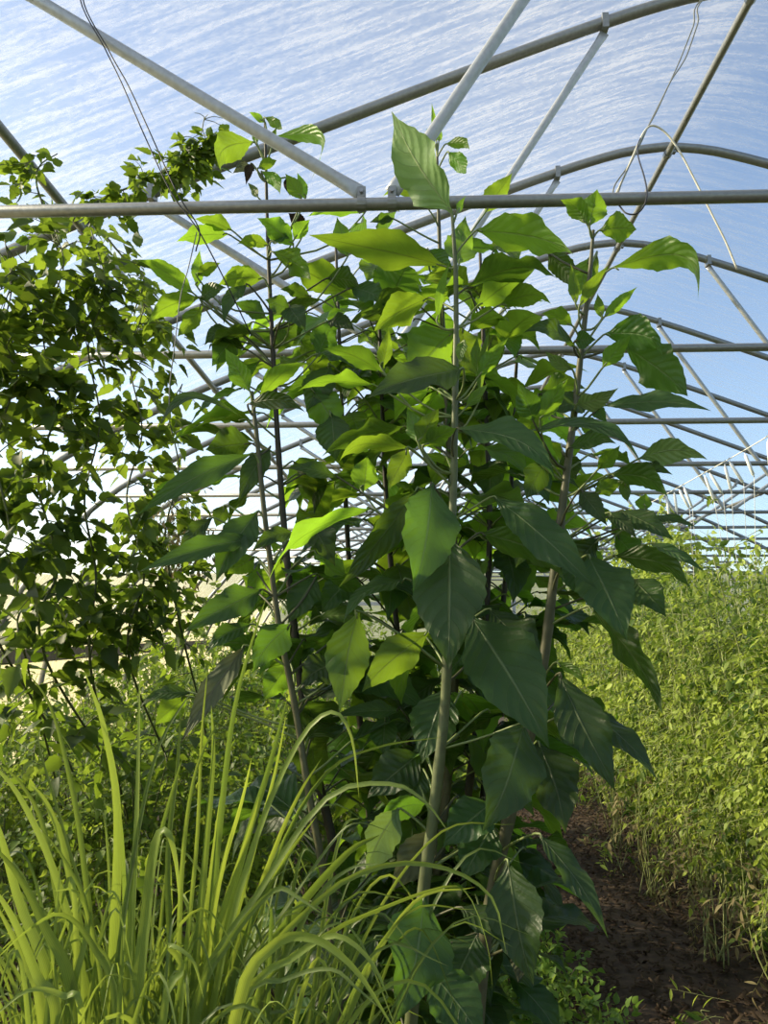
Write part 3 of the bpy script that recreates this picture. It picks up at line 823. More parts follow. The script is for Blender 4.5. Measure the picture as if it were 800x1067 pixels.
# leaves round the stems, away from the aisle, that close the clump
def fill(key, n, z0, z1, lmin, lmax, ymin, mats, spread=.10):
    s = STEMS[key]; done = 0; tries = 0
    while done < n and tries < 4000:
        tries += 1
        z = random.uniform(z0, z1)
        i = int(np.argmin(np.abs(s['path'][:, 2] - z))); p = s['path'][i]
        az = random.uniform(0, 2 * math.pi)
        out = np.array([math.cos(az), math.sin(az), 0])
        pl = random.uniform(.04, .04 + spread)
        b = p + out * pl + np.array([0, 0, pl * .6])
        L = random.uniform(lmin, lmax) * (1 if z < z1 - .2 else .75)
        dr = random.uniform(-.1, .9)
        d = out * math.cos(dr) + np.array([0, 0, -math.sin(dr)])
        t = b + d * L
        if min(b[1], t[1]) < ymin: continue
        N = np.array([0, 0, 1.0]) + .35 * out + .35 * rng.normal(size=3)
        mt = 'young_lit' if (z > 1.75 and random.random() < .45) else random.choice(mats)  # more of the brighter copy higher up, sunlight through leaves put into colour
        add_leaf(key, b, t, N, L * random.uniform(.42, .55), random.uniform(.05, .16), mt, fold=.2, wave=.8, curl=.8, attach=p)
        done += 1
fill('E', 88, .35, 2.90, .20, .34, 2.05, ['big', 'big', 'young_lit'])
fill('F', 94, .35, 2.92, .20, .34, 2.10, ['big', 'big', 'young_lit'])
fill('G', 96, .35, 2.40, .20, .34, 2.10, ['big', 'big', 'young_lit'])
fill('H', 99, .35, 2.95, .20, .34, 2.15, ['big', 'big', 'young_lit'])
fill('I', 99, .35, 2.80, .20, .34, 2.08, ['big', 'big', 'young_lit'])
fill('C', 54, .7, 2.55, .18, .32, 2.12, ['big', 'big', 'young_lit'])
fill('B', 24, .5, 2.15, .16, .28, 2.04, ['big', 'big', 'young_lit'])
fill('A', 24, .5, 2.2, .18, .30, 1.98, ['big', 'big', 'young_lit'])
fill('D', 34, .4, 1.75, .18, .30, 2.05, ['big', 'big'])

# ------------------------------------------------------------------ small-leaved plants
def leaf_template(kind):
    """outline of one small leaf as a fan with a raised midrib: verts (x along, y across, z up)"""
    if kind == 'lobed':
        o = [(0, 0), (.06, .17), (.16, .29), (.24, .27), (.34, .34), (.44, .27), (.58, .25), (.66, .17), (.82, .12), (1, 0)]
    elif kind == 'ovate':
        o = [(0, 0), (.12, .16), (.32, .26), (.55, .22), (.8, .10), (1, 0)]
    else:
        o = [(0, 0), (.18, .10), (.42, .15), (.7, .10), (1, 0)]
    up = [(x, y) for x, y in o]
    lo = [(x, -y) for x, y in o[1:-1]]
    mid = [(.25, 0), (.6, 0)]
    V = [(x, y, .35 * abs(y) - .12 * x * x) for x, y in up] + [(x, y, .35 * abs(y) - .12 * x * x) for x, y in lo] + [(x, 0, -.10 * x * x) for x, _ in mid]
    nu, nl = len(up), len(lo)
    iu = list(range(nu)); il = [0] + list(range(nu, nu + nl)) + [nu - 1]
    m0, m1 = nu + nl, nu + nl + 1
    Fc = []
    for chain, rev in ((iu, True), (il, False)):
        for a_, b_ in zip(chain[:-1], chain[1:]):
            xm = (V[a_][0] + V[b_][0]) / 2
            c_ = m0 if xm < .45 else m1
            Fc.append((a_, c_, b_) if rev else (a_, b_, c_))
        k_ = next(i for i in range(len(chain) - 1) if (V[chain[i]][0] + V[chain[i + 1]][0]) / 2 >= .45 or i == len(chain) - 2)
        q = chain[k_]
        Fc.append((q, m0, m1) if rev else (q, m1, m0))
    return np.array(V), np.array(Fc)
TPL = {k: leaf_template(k) for k in ('lobed', 'ovate', 'narrow')}

def foliage_arrays(pos, dirs, nrm, size, kind, tint):
    Vt, Ft = TPL[kind]
    pos = np.asarray(pos); d = np.asarray(dirs); d = d / (np.linalg.norm(d, axis=1)[:, None] + 1e-9)
    n = np.asarray(nrm); n = n - d * np.sum(n * d, 1)[:, None]; n = n / (np.linalg.norm(n, axis=1)[:, None] + 1e-9)
    s = np.cross(n, d)
    size = np.asarray(size)[:, None, None]
    V = pos[:, None, :] + size * (Vt[None, :, 0:1] * d[:, None] + Vt[None, :, 1:2] * s[:, None] + Vt[None, :, 2:3] * n[:, None])
    Fq = Ft[None] + (np.arange(len(pos)) * len(Vt))[:, None, None]
    return V.reshape(-1, 3), Fq.reshape(-1, 3), np.repeat(np.asarray(tint), len(Vt))

def clump(name, label, group, base, rx, ry, h, n, size, kind, mat, smat, nst=5, lean=(0, 0), shell=.55, z0=.05, droop=.3, cat='plant', sr=.006, tintp=(2, 2)):
    """bushy plant: a few branching stems and many small leaves standing off them"""
    base = np.array(base, float)
    root = empty(name, tuple(base), label, cat, group)
    stems = []
    for i in range(nst):
        a_ = rng.uniform(0, 6.28); rr = math.sqrt(rng.uniform(.05, .8))
        top = base + np.array([rx * rr * math.cos(a_) + lean[0], ry * rr * math.sin(a_) + lean[1], h * rng.uniform(.75, 1.0)])
        mid = (base + top) / 2 + rng.normal(0, .06, 3)
        stems.append(smooth_path([base + np.append(rng.normal(0, .04, 2), 0), mid, top], 14))
    parts = [tube(p, np.linspace(sr, sr * .35, 14), 5) for p in stems]
    # leaves in sprays: short side shoots, each with a row of leaves
    per = 7; nb = n // per
    u = rng.normal(size=(nb, 3)); u /= np.linalg.norm(u, axis=1)[:, None]
    rad = rng.uniform(shell, 1.0, nb) ** .6
    rad = rad * (1 + .22 * np.sin(u[:, 0] * 7 + base[0] * 9) * np.sin(u[:, 2] * 6 + base[1] * 5) + .10 * rng.normal(size=nb))
    zc = (u[:, 2] * rad + 1) / 2
    o = np.column_stack([u[:, 0] * rad * rx, u[:, 1] * rad * ry, z0 + np.clip(zc, 0, 1.12) * (h - z0)])
    o[:, :2] *= np.where(np.abs(u[:, 2]) > .7, 1.25, 1.0)[:, None]
    o += base + np.array([lean[0] * .6, lean[1] * .6, 0])
    sd = np.column_stack([u[:, 0], u[:, 1], .5 * u[:, 2] - droop * .8]) + rng.normal(0, .55, (nb, 3))
    sd /= np.linalg.norm(sd, axis=1)[:, None]
    SL = size * rng.uniform(1.4, 4.0, nb)
    # the shoots, three-sided
    e0 = np.cross(sd, rng.normal(size=(nb, 3))); e0 /= np.linalg.norm(e0, axis=1)[:, None]; e1 = np.cross(sd, e0)
    tr_ = sr * .28
    Vb = []
    for q in range(3):
        w_ = math.cos(q * 2.094) * e0 + math.sin(q * 2.094) * e1
        Vb.append(o - sd * size * .8 + w_ * tr_)
    for q in range(3):
        w_ = math.cos(q * 2.094) * e0 + math.sin(q * 2.094) * e1
        Vb.append(o + sd * SL[:, None] + w_ * tr_ * .6)
    Vb = np.stack(Vb, 1).reshape(-1, 3)
    fq = np.array([[0, 1, 4, 3], [1, 2, 5, 4], [2, 0, 3, 5]])
    Fb = (fq[None] + (np.arange(nb) * 6)[:, None, None]).reshape(-1, 4)
    V, Fc = join(parts + [(Vb, Fb)]); mesh_obj('stem', V, Fc, MT[smat], root)
    tt = (np.arange(per) + .6) / per
    pos = (o[:, None, :] + sd[:, None, :] * (SL[:, None, None] * tt[None, :, None])).reshape(-1, 3)
    sgn = np.where(np.arange(per) % 2 == 0, 1.0, -1.0)
    lat = e0[:, None, :] * sgn[None, :, None]
    d = (lat * .9 + sd[:, None, :] * .6 + np.array([0, 0, -droop * .5]) + rng.normal(0, .3, (nb, per, 3))).reshape(-1, 3)
    nr = (np.array([0, 0, .8]) + .4 * u[:, None, :] + rng.normal(0, .45, (nb, per, 3))).reshape(-1, 3)
    m_ = len(pos)
    sz = size * rng.uniform(.5, 1.2, m_) * np.tile(np.where(np.arange(per) == per - 1, 1.2, .95), nb)
    spray = np.repeat(rng.beta(*tintp, nb), per)
    ti = np.clip(spray + rng.normal(0, .12, m_), 0, 1)
    V, Fq, ti = foliage_arrays(pos, d, nr, sz, kind, ti)
    mesh_obj('foliage', V, Fq, MT[mat], root, tint=ti, smooth=False)
    return root

# the tomato rows on the right
k = 0
for (row, X, ys_, hh) in (('near', 1.80, [2.75, 3.35, 3.95, 4.55, 5.15, 5.75, 6.4, 7.1, 7.9, 8.8, 9.8, 10.9, 12.1, 13.4], 2.0),
                          ('far', 2.55, [3.3, 4.1, 4.9, 5.8, 6.8, 7.9, 9.2, 10.6, 12.2], 2.25)):
    for j, y in enumerate(ys_):
        x = X + rng.uniform(-.06, .06)
        h = hh + rng.uniform(-.15, .12) - (.12 if (row == 'near' and j == 0) else 0)
        nl = int((8200 if y < 5 else 5000 if y < 8 else 2200) * (1 if row == 'near' else .55))
        clump('tomato_plant', ('tomato plant in the row beside the mulch path, %s from the camera' if row == 'near' else 'tomato plant in the row behind the path-side one, %s from the camera') % ORD[j],
              'tomato plants along the right side', (x, y, 0), .44, .42, h, nl, .040 if y < 5 else .050, 'ovate' if j % 3 else 'narrow', 'tom', 'tstem', nst=12, shell=.35, z0=.20, droop=.8, sr=.007, tintp=(1.1, 1.1))
for j, (x, y, h) in enumerate([(2.22, 6.2, 2.55), (2.28, 6.9, 2.80), (2.22, 7.7, 2.75), (2.27, 8.6, 2.85)]):
    clump('tomato_plant', 'thin tomato plant climbing its string up to the white hooks, %s from the camera' % ORD[j], 'string-trained tomato plants', (x, y, 0), .20, .20, h, 900, .07,
          'lobed', 'tom', 'tstem', nst=3, shell=.2, z0=1.2, droop=.7, sr=.006, tintp=(2.2, 1.4))
# dry lower stalks at the foot of the row
for j, (x, y) in enumerate([(1.52, 3.3), (1.48, 4.1), (1.45, 5.0), (1.50, 6.1)]):
    clump('dried_plant', 'dry yellowed stalks at the foot of the tomato row, %s from the camera' % ORD[j], 'dry stalks by the path', (x, y, 0), .22, .30, .75,
          320, .055, 'narrow', 'dry', 'tstem', nst=14, shell=.2, z0=.05, droop=.9, sr=.004)
# low weeds along the path edge
for j, (x, y) in enumerate([(1.22, 3.15), (1.35, 5.5), (1.30, 7.0)]):
    clump('weed', 'low green weed at the edge of the mulch path, %s from the camera' % ORD[j], 'weeds by the path', (x, y, 0), .16, .18, .22, 90, .06, 'narrow', 'tom', 'tstem', nst=5, shell=.2, z0=.02, droop=.1, sr=.003)

# one pale curled leaf lying on the mulch
b_ = np.array((.93, 3.22, .03)); t_ = np.array((1.03, 3.14, .03))
V, Fq, UV = leaf_geo(b_, t_, (0, -.2, 1), .05, .18, .5, 1.0, 999)
tag(mesh_obj('fallen_leaf', V, Fq, MT['pale'], uv=UV, org=b_), 'pale curled leaf lying on the dark mulch path near the bottom edge', 'leaf')

# bushes at left and behind the clump
BUSH = [(-1.05, 3.2, .42, .42, 1.18, 'right behind the lemongrass'), (-1.75, 3.5, .5, .45, 1.15, 'at the left edge behind the lemongrass'), (-2.4, 4.3, .5, .5, 1.2, 'below the hanging vine at far left'),
        (-1.45, 4.4, .5, .5, 1.50, 'left of the tall plants, second row'), (-.75, 4.2, .45, .5, 1.30, 'just left of the tall plants, in their shade'), (-2.6, 6.0, .6, .6, 1.3, 'by the left side board'),
        (-1.6, 6.0, .6, .6, 1.65, 'left of the tall plants, third row'), (-.7, 5.6, .55, .55, 1.6, 'behind the tall plants, left'), (.10, 4.4, .42, .5, 1.15, 'behind the tall plants, middle'),
        (.20, 6.2, .45, .6, 1.3, 'behind the tall plants, farther back'), (-1.6, 8.2, .8, .8, 1.9, 'far behind the left row'), (-.3, 8.5, .7, .8, 1.7, 'far behind the middle of the clump'),
        (-2.9, 8.6, .8, .8, 1.3, 'far left by the side board'), (.30, 10.5, .5, .9, 1.5, 'far down the middle bed'), (-1.3, 11.0, 1.0, 1.0, 2.0, 'farthest in the left bed')]
for j, (x, y, rx, ry, h, wh) in enumerate(BUSH):
    clump('leafy_bush', 'bushy small-leaved green plant ' + wh, 'bushes in the left and middle beds', (x, y, 0), rx, ry, h, 4600 if y < 5 else 3000, .048 if y < 5 else .060,
          'ovate' if j % 2 else 'lobed', 'bush', 'vine_stem', nst=9, shell=.35, z0=.08, droop=.4)

# ground cover at the foot of the tall plants
for j, (x, y, wh) in enumerate([(.36, 2.75, 'nearest the bottom edge'), (.52, 3.15, 'right, beside the path'), (.15, 3.1, 'under the middle stem'), (.45, 3.7, 'behind, by the path'),
                                (-.15, 3.0, 'under the left stem'), (-.45, 2.6, 'behind the lemongrass'), (-.80, 2.4, 'left of the grass clump')]):
    clump('ground_cover', 'low leafy ground cover ' + wh, 'ground cover under the tall plants', (x, y, 0), .26, .28, .22, 1100, .045, 'ovate', 'cover', 'vine_stem', nst=6, shell=.3, z0=.02, droop=-.3, sr=.003)

# ------------------------------------------------------------------ climbing vine at upper left
def vine(label, px, Ys, n, spread, size, down=True, tintp=(1.7, 2.2)):
    pts = [np.array(P(x, y, Y)) for (x, y), Y in zip(px, Ys)]
    if down:
        g = pts[0].copy(); g[2] = -.01; g[0] -= .25; g[1] += 1.3
        m_ = pts[0] * .55 + g * .45; m_[0] += rng.uniform(-.12, .12); m_[1] += .25
        pts = [g, m_] + pts
    path = smooth_path(pts, 70)
    root = empty('climbing_vine', tuple(path[0]) if down else tuple(path[0]), label, 'vine', 'climbing vine at the upper left')
    parts = [tube(path, np.linspace(.0050, .002, 70), 6)]
    pos, dr, nr = [], [], []
    i0 = 12 if down else 0
    seg = len(path)
    nc = n // 4
    for c in range(nc):
        i = rng.integers(i0, seg)
        p = path[i]
        o = rng.normal(size=3); o[2] = o[2] * .6 - .1; o /= np.linalg.norm(o)
        L = spread * rng.uniform(.3, 1.0)
        e = p + o * L + np.array([0, 0, -.25 * L])
        if c % 2 == 0:
            parts.append(tube(smooth_path([p, (p + e) / 2 + np.array([0, 0, .12 * L]), e], 6), np.linspace(.0022, .0012, 6), 4, False))
        for q in range(4):
            t_ = (.45, .7, .85, 1.0)[q]
            b = p + (e - p) * t_ + rng.normal(0, .012, 3) + np.array([0, 0, .12 * L * 4 * t_ * (1 - t_)])
            sidev = np.cross(o, (0, 0, 1.0)) * (1 if q % 2 else -1)
            pos.append(b); dr.append(o * (.5 if q < 3 else 1.2) + sidev * (.9 if q < 3 else 0) + np.array([0, 0, -.45]) + rng.normal(0, .25, 3))
            nr.append(np.array([0, 0, 1.0]) + rng.normal(0, .55, 3))
    V, Fc = join(parts); mesh_obj('stem', V, Fc, MT['vine_stem'], root)
    pos = np.array(pos)
    zmax = RZ - np.array([drop_at(q_ - RX) for q_ in pos[:, 0]]) - .10
    pos[:, 2] = np.minimum(pos[:, 2], zmax)
    V, Fq, ti = foliage_arrays(pos, dr, nr, size * rng.uniform(.6, 1.25, len(pos)), 'lobed', rng.beta(*tintp, len(pos)))
    mesh_obj('foliage', V, Fq, MT['vine'], root, tint=ti, smooth=False)
    return root
vine('vine at the left edge, dense dark leaves around its lower stem', [(-15, 640), (10, 560), (-5, 470), (18, 390), (0, 360), (12, 300), (5, 250)], [2.3] * 7, 380, .20, .078)
vine('second vine from the left edge, thick dark leaf mass in its middle', [(45, 680), (60, 590), (40, 500), (62, 420), (55, 400), (45, 340), (66, 280), (58, 240)], [2.4] * 8, 440, .20, .078)
vine('third vine from the left edge, climbing to the left roof tube', [(95, 700), (100, 600), (88, 520), (104, 440), (92, 360), (110, 300), (95, 240)], [2.5] * 7, 420, .20, .074)
vine('vine with looser light leaves just left of the tall plants', [(135, 690), (150, 600), (132, 520), (148, 450), (136, 380), (150, 320)], [2.6] * 6, 460, .20, .066, tintp=(2.2, 1.5))
vine('vine whose thin tip hangs nearest to the dark stem', [(185, 640), (172, 560), (186, 490), (176, 430), (190, 400)], [2.75] * 5, 220, .17, .058, tintp=(2.4, 1.4))
vine('low vine sprawling above the side board at far left', [(30, 700), (20, 640), (60, 620), (95, 640), (130, 610), (165, 620)], [2.6, 2.6, 2.65, 2.7, 2.75, 2.8], 200, .16, .065)
vine('vine shoot creeping along the second arch to its tip against the sky', [(85, 222), (110, 205), (135, 195), (160, 182), (185, 176), (198, 165), (208, 145), (213, 122)], [3.02] * 8, 380, .14, .062, down=False, tintp=(2.4, 1.8))
vine('sparse vine shoots against the film left of the roof tube', [(60, 260), (45, 215), (38, 190), (42, 172), (60, 160)], [2.7] * 5, 90, .15, .058, down=False, tintp=(2.4, 1.8))
vine('sparse vine shoots spreading right from the roof tube', [(105, 240), (130, 270), (150, 290), (140, 330), (160, 350)], [2.9] * 5, 140, .15, .058, down=False, tintp=(2.4, 1.8))
# dried hanging bunch
r_ = clump('dried_vine', 'dry brown bunch of vine hanging left of the tall plants', None, tuple(P(185, 600, 4.2)), .16, .16, .48, 700, .05, 'narrow', 'dry', 'tstem', nst=12, shell=.1, z0=.0, droop=1.4, cat='vine', sr=.003)

# ------------------------------------------------------------------ lemongrass
def blade_geo(path, w, seed, fold=.25):
    r = np.random.default_rng(seed)
    n = len(path)
    T = np.gradient(path, axis=0); T /= np.linalg.norm(T, axis=1)[:, None] + 1e-9
    v = np.linspace(0, 1, n)
    hw = w / 2 * np.clip(np.minimum(.55 + v * 1.6, 1.0), 0, 1) * np.clip((1 - v) ** .55 * 1.15, 0.02, 1)
    tw = r.uniform(-.6, .6) + v * r.uniform(-1.2, 1.2)
    V, UV = [], []
    for i in range(n):
        vv = np.array(CAM) - path[i]; vv -= T[i] * vv.dot(T[i]); vv /= np.linalg.norm(vv) + 1e-9
        sd = np.cross(T[i], vv)
        a_ = tw[i]
        s = sd * math.cos(a_) + vv * math.sin(a_); nn = np.cross(s, T[i])
        for q, uu in enumerate((-1, -.5, 0, .5, 1)):
            V.append(path[i] + s * uu * hw[i] + nn * fold * abs(uu) * hw[i]); UV.append((q / 4, v[i]))
    Fq = []
    for i in range(n - 1):
        for q in range(4):
            a_ = i * 5 + q; Fq.append((a_, a_ + 1, a_ + 6, a_ + 5))
    return np.array(V), np.array(Fq), UV

G1 = empty('lemongrass', (-.58, 1.50, 0), 'lemongrass clump at the lower left corner, stiff upright blades', 'grass', 'lemongrass clumps')
G2 = empty('lemongrass', (-.38, 1.52, 0), 'lemongrass clump nearer the tall plants, long blades arching to the right', 'grass', 'lemongrass clumps')
BL = [0]
def blade(root, pts, w):
    BL[0] += 1
    p = smooth_path(pts, 22)
    V, Fq, UV = blade_geo(p, w, BL[0])
    mesh_obj('blade', V, Fq, MT['blade'], root, uv=UV)
def hero_blade(root, px, w, Y):
    pts = [np.array(P(x, y, Y + (.0 if i < 2 else -.02 * (i - 1)))) for i, (x, y) in enumerate(px)]
    rb = np.array(root.location); b = rb + np.append(rng.normal(0, .04, 2), 0)
    m_ = b * .45 + pts[0] * .55; m_[:2] = pts[0][:2] * .6 + b[:2] * .4
    blade(root, [b, m_] + pts, w * 1.22 / F)
HB = [
 (G1, [(133, 1040), (143, 850), (146, 685)], 15, 1.45), (G1, [(112, 1050), (122, 860), (108, 760), (88, 700)], 17, 1.5), (G1, [(125, 1060), (128, 900), (118, 790)], 15, 1.55),
 (G1, [(118, 1050), (140, 890), (165, 780), (203, 715)], 9, 1.45), (G1, [(122, 1067), (97, 985), (65, 952), (30, 968), (-8, 1003)], 10, 1.35),
 (G1, [(90, 1060), (60, 920), (20, 830), (-15, 790)], 12, 1.45), (G1, [(80, 1060), (45, 960), (15, 905), (-20, 870)], 18, 1.4), (G1, [(70, 1060), (50, 880), (25, 820), (-2, 795)], 10, 1.5),
 (G1, [(95, 1060), (70, 900), (50, 840), (30, 815)], 12, 1.5), (G1, [(60, 1067), (40, 1020), (15, 960), (-10, 920)], 14, 1.35), (G1, [(85, 1067), (65, 1038), (30, 1032), (-8, 1060)], 9, 1.3),
 (G1, [(100, 1050), (85, 880), (66, 780), (50, 730), (28, 700)], 9, 1.55), (G1, [(110, 1040), (65, 860), (40, 770), (60, 762), (85, 800)], 7, 1.6), (G1, [(142, 1060), (150, 960), (152, 900)], 12, 1.5),
 (G1, [(140, 1060), (152, 960), (162, 880), (174, 868), (183, 900), (187, 945)], 17, 1.4), (G1, [(140, 1060), (145, 1000), (160, 900), (178, 830), (190, 790)], 9, 1.45),
 (G1, [(60, 1060), (20, 940), (0, 870), (-20, 820)], 14, 1.42), (G1, [(45, 1067), (25, 1000), (-5, 940)], 14, 1.38), (G1, [(70, 1067), (92, 960), (70, 900), (40, 860)], 9, 1.4),
 (G2, [(213, 1060), (232, 830), (248, 720), (278, 620)], 11, 1.5), (G2, [(220, 1060), (265, 880), (310, 775), (345, 742), (366, 768), (374, 832)], 9, 1.45),
 (G2, [(235, 1060), (290, 890), (340, 805), (395, 778), (462, 768)], 8, 1.48), (G2, [(200, 1060), (270, 930), (340, 832), (405, 817), (442, 835), (468, 868)], 9, 1.42),
 (G2, [(240, 1060), (330, 940), (400, 902), (465, 905), (512, 935), (527, 992)], 8, 1.40), (G2, [(255, 1060), (330, 980), (400, 945), (465, 923), (490, 935), (508, 985), (513, 1030)], 9, 1.38),
 (G2, [(245, 1060), (285, 985), (328, 978), (372, 1012), (412, 1075)], 14, 1.3), (G2, [(205, 1060), (240, 980), (285, 928), (310, 935), (335, 952)], 9, 1.4),
 (G2, [(230, 1060), (290, 960), (345, 880), (372, 858), (410, 868)], 10, 1.5), (G2, [(240, 1060), (300, 960), (360, 890), (395, 870)], 18, 1.55), (G2, [(225, 1060), (280, 900), (310, 830), (335, 790)], 9, 1.5),
 (G2, [(200, 1060), (215, 880), (222, 790), (220, 735)], 11, 1.5), (G2, [(205, 1060), (222, 900), (236, 800), (242, 760)], 12, 1.55), (G2, [(190, 1060), (205, 880), (210, 770), (216, 700)], 7, 1.5),
 (G2, [(185, 1060), (190, 900), (205, 800), (235, 740)], 8, 1.5), (G2, [(215, 1060), (250, 900), (280, 800), (300, 725)], 14, 1.55), (G2, [(225, 1060), (258, 910), (285, 810), (298, 745)], 9, 1.52),
 (G2, [(180, 1060), (175, 900), (185, 800), (188, 740)], 11, 1.55), (G2, [(215, 1060), (230, 960), (255, 880), (270, 830)], 14, 1.5), (G2, [(250, 1060), (310, 995), (350, 975), (385, 1000), (405, 1040)], 9, 1.36),
 (G2, [(170, 1067), (190, 1010), (175, 985), (200, 1000), (212, 1040)], 9, 1.3), (G2, [(235, 1060), (275, 930), (300, 870), (345, 838), (385, 860)], 9, 1.5), (G2, [(250, 1060), (290, 1010), (330, 935), (365, 905), (395, 900)], 8, 1.45),
 (G2, [(230, 1060), (262, 960), (300, 890), (330, 850)], 12, 1.52), (G2, [(210, 1060), (225, 930), (250, 840), (262, 790)], 14, 1.48), (G2, [(250, 1060), (300, 1020), (345, 1010), (372, 1030), (395, 1050)], 6, 1.34),
]
for g, px, w, Y in HB: hero_blade(g, px, w, Y)
for g, n, bias in ((G1, 82, -.06), (G2, 74, .06)):
    b0 = np.array(g.location)
    for i in range(n):
        b = b0 + np.append(rng.normal(0, .085, 2), 0)
        az = rng.uniform(0, 6.28); lean = rng.uniform(.05, .42)
        o = np.array([math.cos(az) * lean + bias * rng.uniform(.2, 1.2), math.sin(az) * lean * .55, 0])
        H = rng.uniform(.70, 1.20)
        tipd = rng.uniform(-.05, .30)
        blade(g, [b, b + o * .25 + (0, 0, H * .45), b + o * .65 + (0, 0, H * .82), b + o * 1.05 + (0, 0, H - tipd * .3), b + o * 1.45 + (0, 0, H - tipd)], rng.uniform(.007, .016))

# the many fine inner blades of each clump, past counting
for g, n, bias in ((G1, 190, -.05), (G2, 150, .0)):
    b0 = np.array(g.location); Vs, Fs, Us, o_ = [], [], [], 0
    for i in range(n):
        b = b0 + np.append(rng.normal(0, .10, 2), 0)
        az = rng.uniform(0, 6.28); lean = rng.uniform(.05, .40)
        o = np.array([math.cos(az) * lean + bias * rng.uniform(.2, 1.2), math.sin(az) * lean * .5 + .03, 0])
        H = rng.uniform(.70, 1.15); tipd = rng.uniform(-.05, .2)
        p = smooth_path([b, b + o * .25 + (0, 0, H * .45), b + o * .65 + (0, 0, H * .82), b + o * 1.05 + (0, 0, H - tipd * .3), b + o * 1.45 + (0, 0, H - tipd)], 16)
        V, Fq, UV = blade_geo(p, rng.uniform(.005, .012), 5000 + i)
        Vs.append(V); Fs.append(Fq + o_); Us += UV; o_ += len(V)
    tag(mesh_obj('fine_blades', np.vstack(Vs), np.vstack(Fs), MT['blade'], g, uv=Us), kind='stuff')

# ------------------------------------------------------------------ cords, wires and the white hooks
def cord(name, label, cat, px, r, mat, group=None, extra=None, n=60):
    pts = [np.array(P(x, y, Y)) for x, y, Y in px]
    if extra is not None: pts = extra + pts
    p = smooth_path(pts, n)
    V, Fc = tube(p, r, 6)
    return tag(mesh_obj(name, V, Fc, MT[mat], org=p[0]), label, cat, group)
hp = np.array((-.98, 2.10, RZ - drop_at(-.98 - RX) - .02))
cord('wire', 'black wire hanging in front of the near cross tube, left strand', 'wire', [(83, -5, 2.06), (110, 52, 2.06), (126, 85, 2.06), (150, 140, 2.06), (178, 200, 2.06), (204, 236, 2.06), (222, 268, 2.07), (241, 306, 2.10), (262, 350, 2.2)], .0022, 'wire_black', 'black wires at left', [hp])
cord('wire', 'black wire hanging in front of the near cross tube, right strand', 'wire', [(86, -5, 2.07), (114, 54, 2.07), (134, 90, 2.07), (158, 142, 2.07), (184, 200, 2.06), (207, 238, 2.06), (204, 262, 2.07)], .0022, 'wire_black', 'black wires at left', [hp + np.array((.02, 0, 0))])
cord('string', 'thin pale string hanging from the black wires down into the vine', 'string', [(205, 242, 2.07), (196, 280, 2.08), (188, 310, 2.09), (182, 360, 2.1), (177, 400, 2.1), (176, 430, 2.1)], .0016, 'wire_grey')
rp_ = np.array((RX + .06, 3.0, RZ - .03))
cord('string', 'thin string from the ridge at right, its left strand', 'string', [(734, -4, 3.0), (722, 28, 3.0), (706, 68, 3.0), (690, 102, 2.95), (676, 130, 2.9), (667, 150, 2.85), (655, 172, 2.8), (641, 192, 2.75), (638, 204, 2.72)], .003, 'wire_grey', 'strings under the ridge at right', [rp_])
cord('string', 'thin string from the ridge at right, its knotted right strand', 'string', [(736, -4, 2.98), (727, 24, 2.98), (716, 56, 2.98), (709, 69, 2.97), (698, 86, 2.95), (684, 116, 2.9), (671, 140, 2.86), (662, 160, 2.8), (650, 184, 2.76), (643, 204, 2.74)], .003, 'wire_grey', 'strings under the ridge at right', [rp_ + np.array((.01, 0, 0))])
cord('wire', 'dark looped wire dangling to the near cross tube at right', 'wire', [(668, 142, 2.86), (664, 152, 2.7), (665, 164, 2.4), (671, 184, 2.2), (674, 202, 2.06), (670, 216, 2.05), (662, 223, 2.05), (652, 222, 2.06), (645, 214, 2.08)], .0025, 'wire_black')
cord('cord', 'pale curved cord arching over and hanging free at upper right', 'cord', [(640, 206, 2.74), (652, 180, 2.78), (664, 152, 2.82), (672, 136, 2.84), (681, 131, 2.84), (694, 139, 2.84), (708, 158, 2.84), (724, 188, 2.84), (742, 224, 2.84), (756, 252, 2.84), (768, 281, 2.84)], .0042, 'hose')

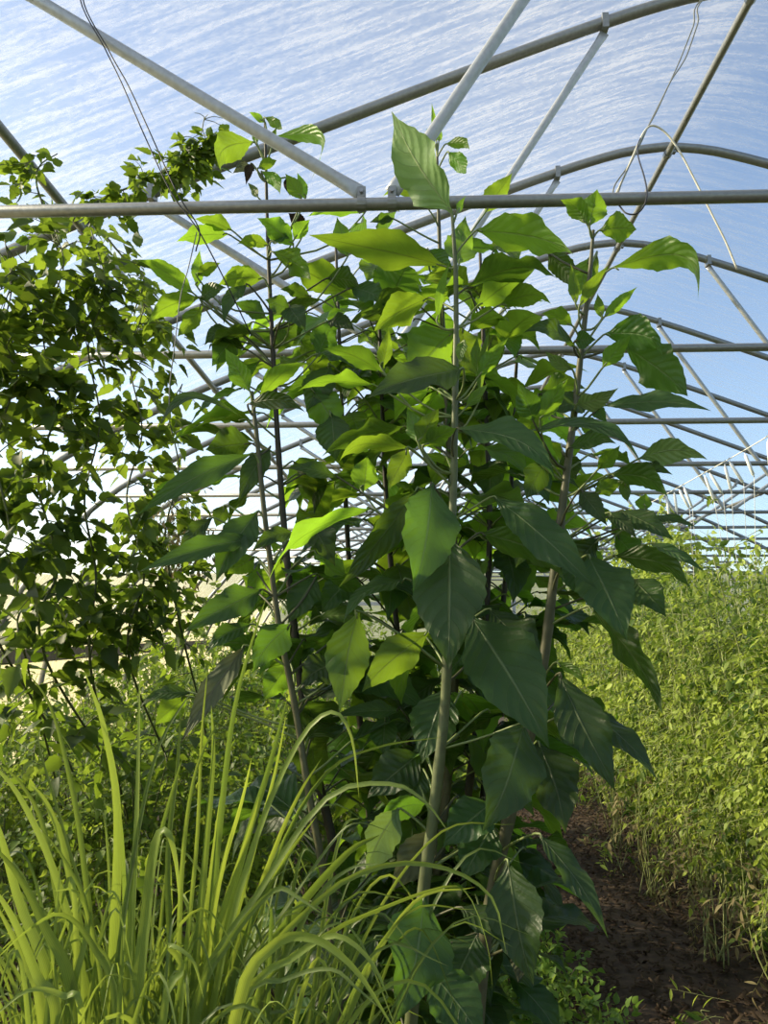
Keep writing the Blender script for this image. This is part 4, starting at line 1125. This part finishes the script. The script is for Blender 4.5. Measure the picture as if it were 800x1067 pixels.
WX, WZ = 2.26, CAM.z + 1.23
p = smooth_path([(WX, Y0 + 2 * S, WZ + .0), (WX, 5.5, WZ - .02), (WX, 8, WZ - .03), (WX, 11, WZ - .02), (WX, Y0 + 11 * S, WZ)], 40)
V, Fc = tube(p, .0035, 6)
tag(mesh_obj('support_wire', V, Fc, MT['twine'], org=p[0]), 'taut pale wire above the tomato row, carrying the white hooks', 'wire')
HK = [(798, 459, 800, 488), (773, 478, 783, 503), (757, 485, 772, 508), (752, 485, 759, 513), (736, 493, 750, 515), (731, 494, 741, 521), (709, 510, 718, 532), (704, 512, 715, 532), (699, 514, 702, 536), (691, 522, 694, 545)]
for i, (x0, y0, x1, y1) in enumerate(HK):
    h_ = 1.23
    t_ = (x0 - 430) / F
    Yk = WX / t_ * .985 if t_ > 0 else 6
    a_ = np.array(P(x0, y0, Yk)); b_ = np.array(P(x1, y1, Yk - .01))
    a_[0] += WX - a_[0]; 
    d = b_ - np.array(P(x0, y0, Yk)); b_ = a_ + d
    wz = float(np.interp(a_[1], p[:, 1], p[:, 2])); sh = wz - .02 - a_[2]; a_[2] += sh; b_[2] += sh
    root = empty('twine_hook', tuple(a_), 'white twine-wound hook on the wire over the tomatoes, %s counted from the right' % ORD[i], 'hook', 'white hooks over the tomato row')
    dd = (b_ - a_); L = np.linalg.norm(dd); dd /= L
    q = np.array([a_ + dd * L * t for t in (0, .06, .1, .5, .9, .94, 1)])
    V, Fc = tube(q, [.004, .004, .0115, .0125, .0115, .004, .004], 8); mesh_obj('spool', V, Fc, MT['hook'], root)
    hk = smooth_path([a_ + dd * .01, a_ - dd * .02 + np.array((.012, 0, .01)), a_ + np.array((0, 0, .027)), a_ + np.array((-.014, 0, .012))], 10)
    V, Fc = tube(hk, .002, 5); mesh_obj('hook_wire', V, Fc, MT['steel'], root)
    end = b_ + np.array((rng.normal(0, .05), rng.normal(0, .03), -.75 - .3 * rng.random()))
    V, Fc = tube(smooth_path([b_, (b_ + end) / 2 + rng.normal(0, .008, 3), end], 12), .0022, 5); mesh_obj('string', V, Fc, MT['twine'], root)
for i, (x, Y) in enumerate([(793, 5.0), (799, 5.0)]):
    pass
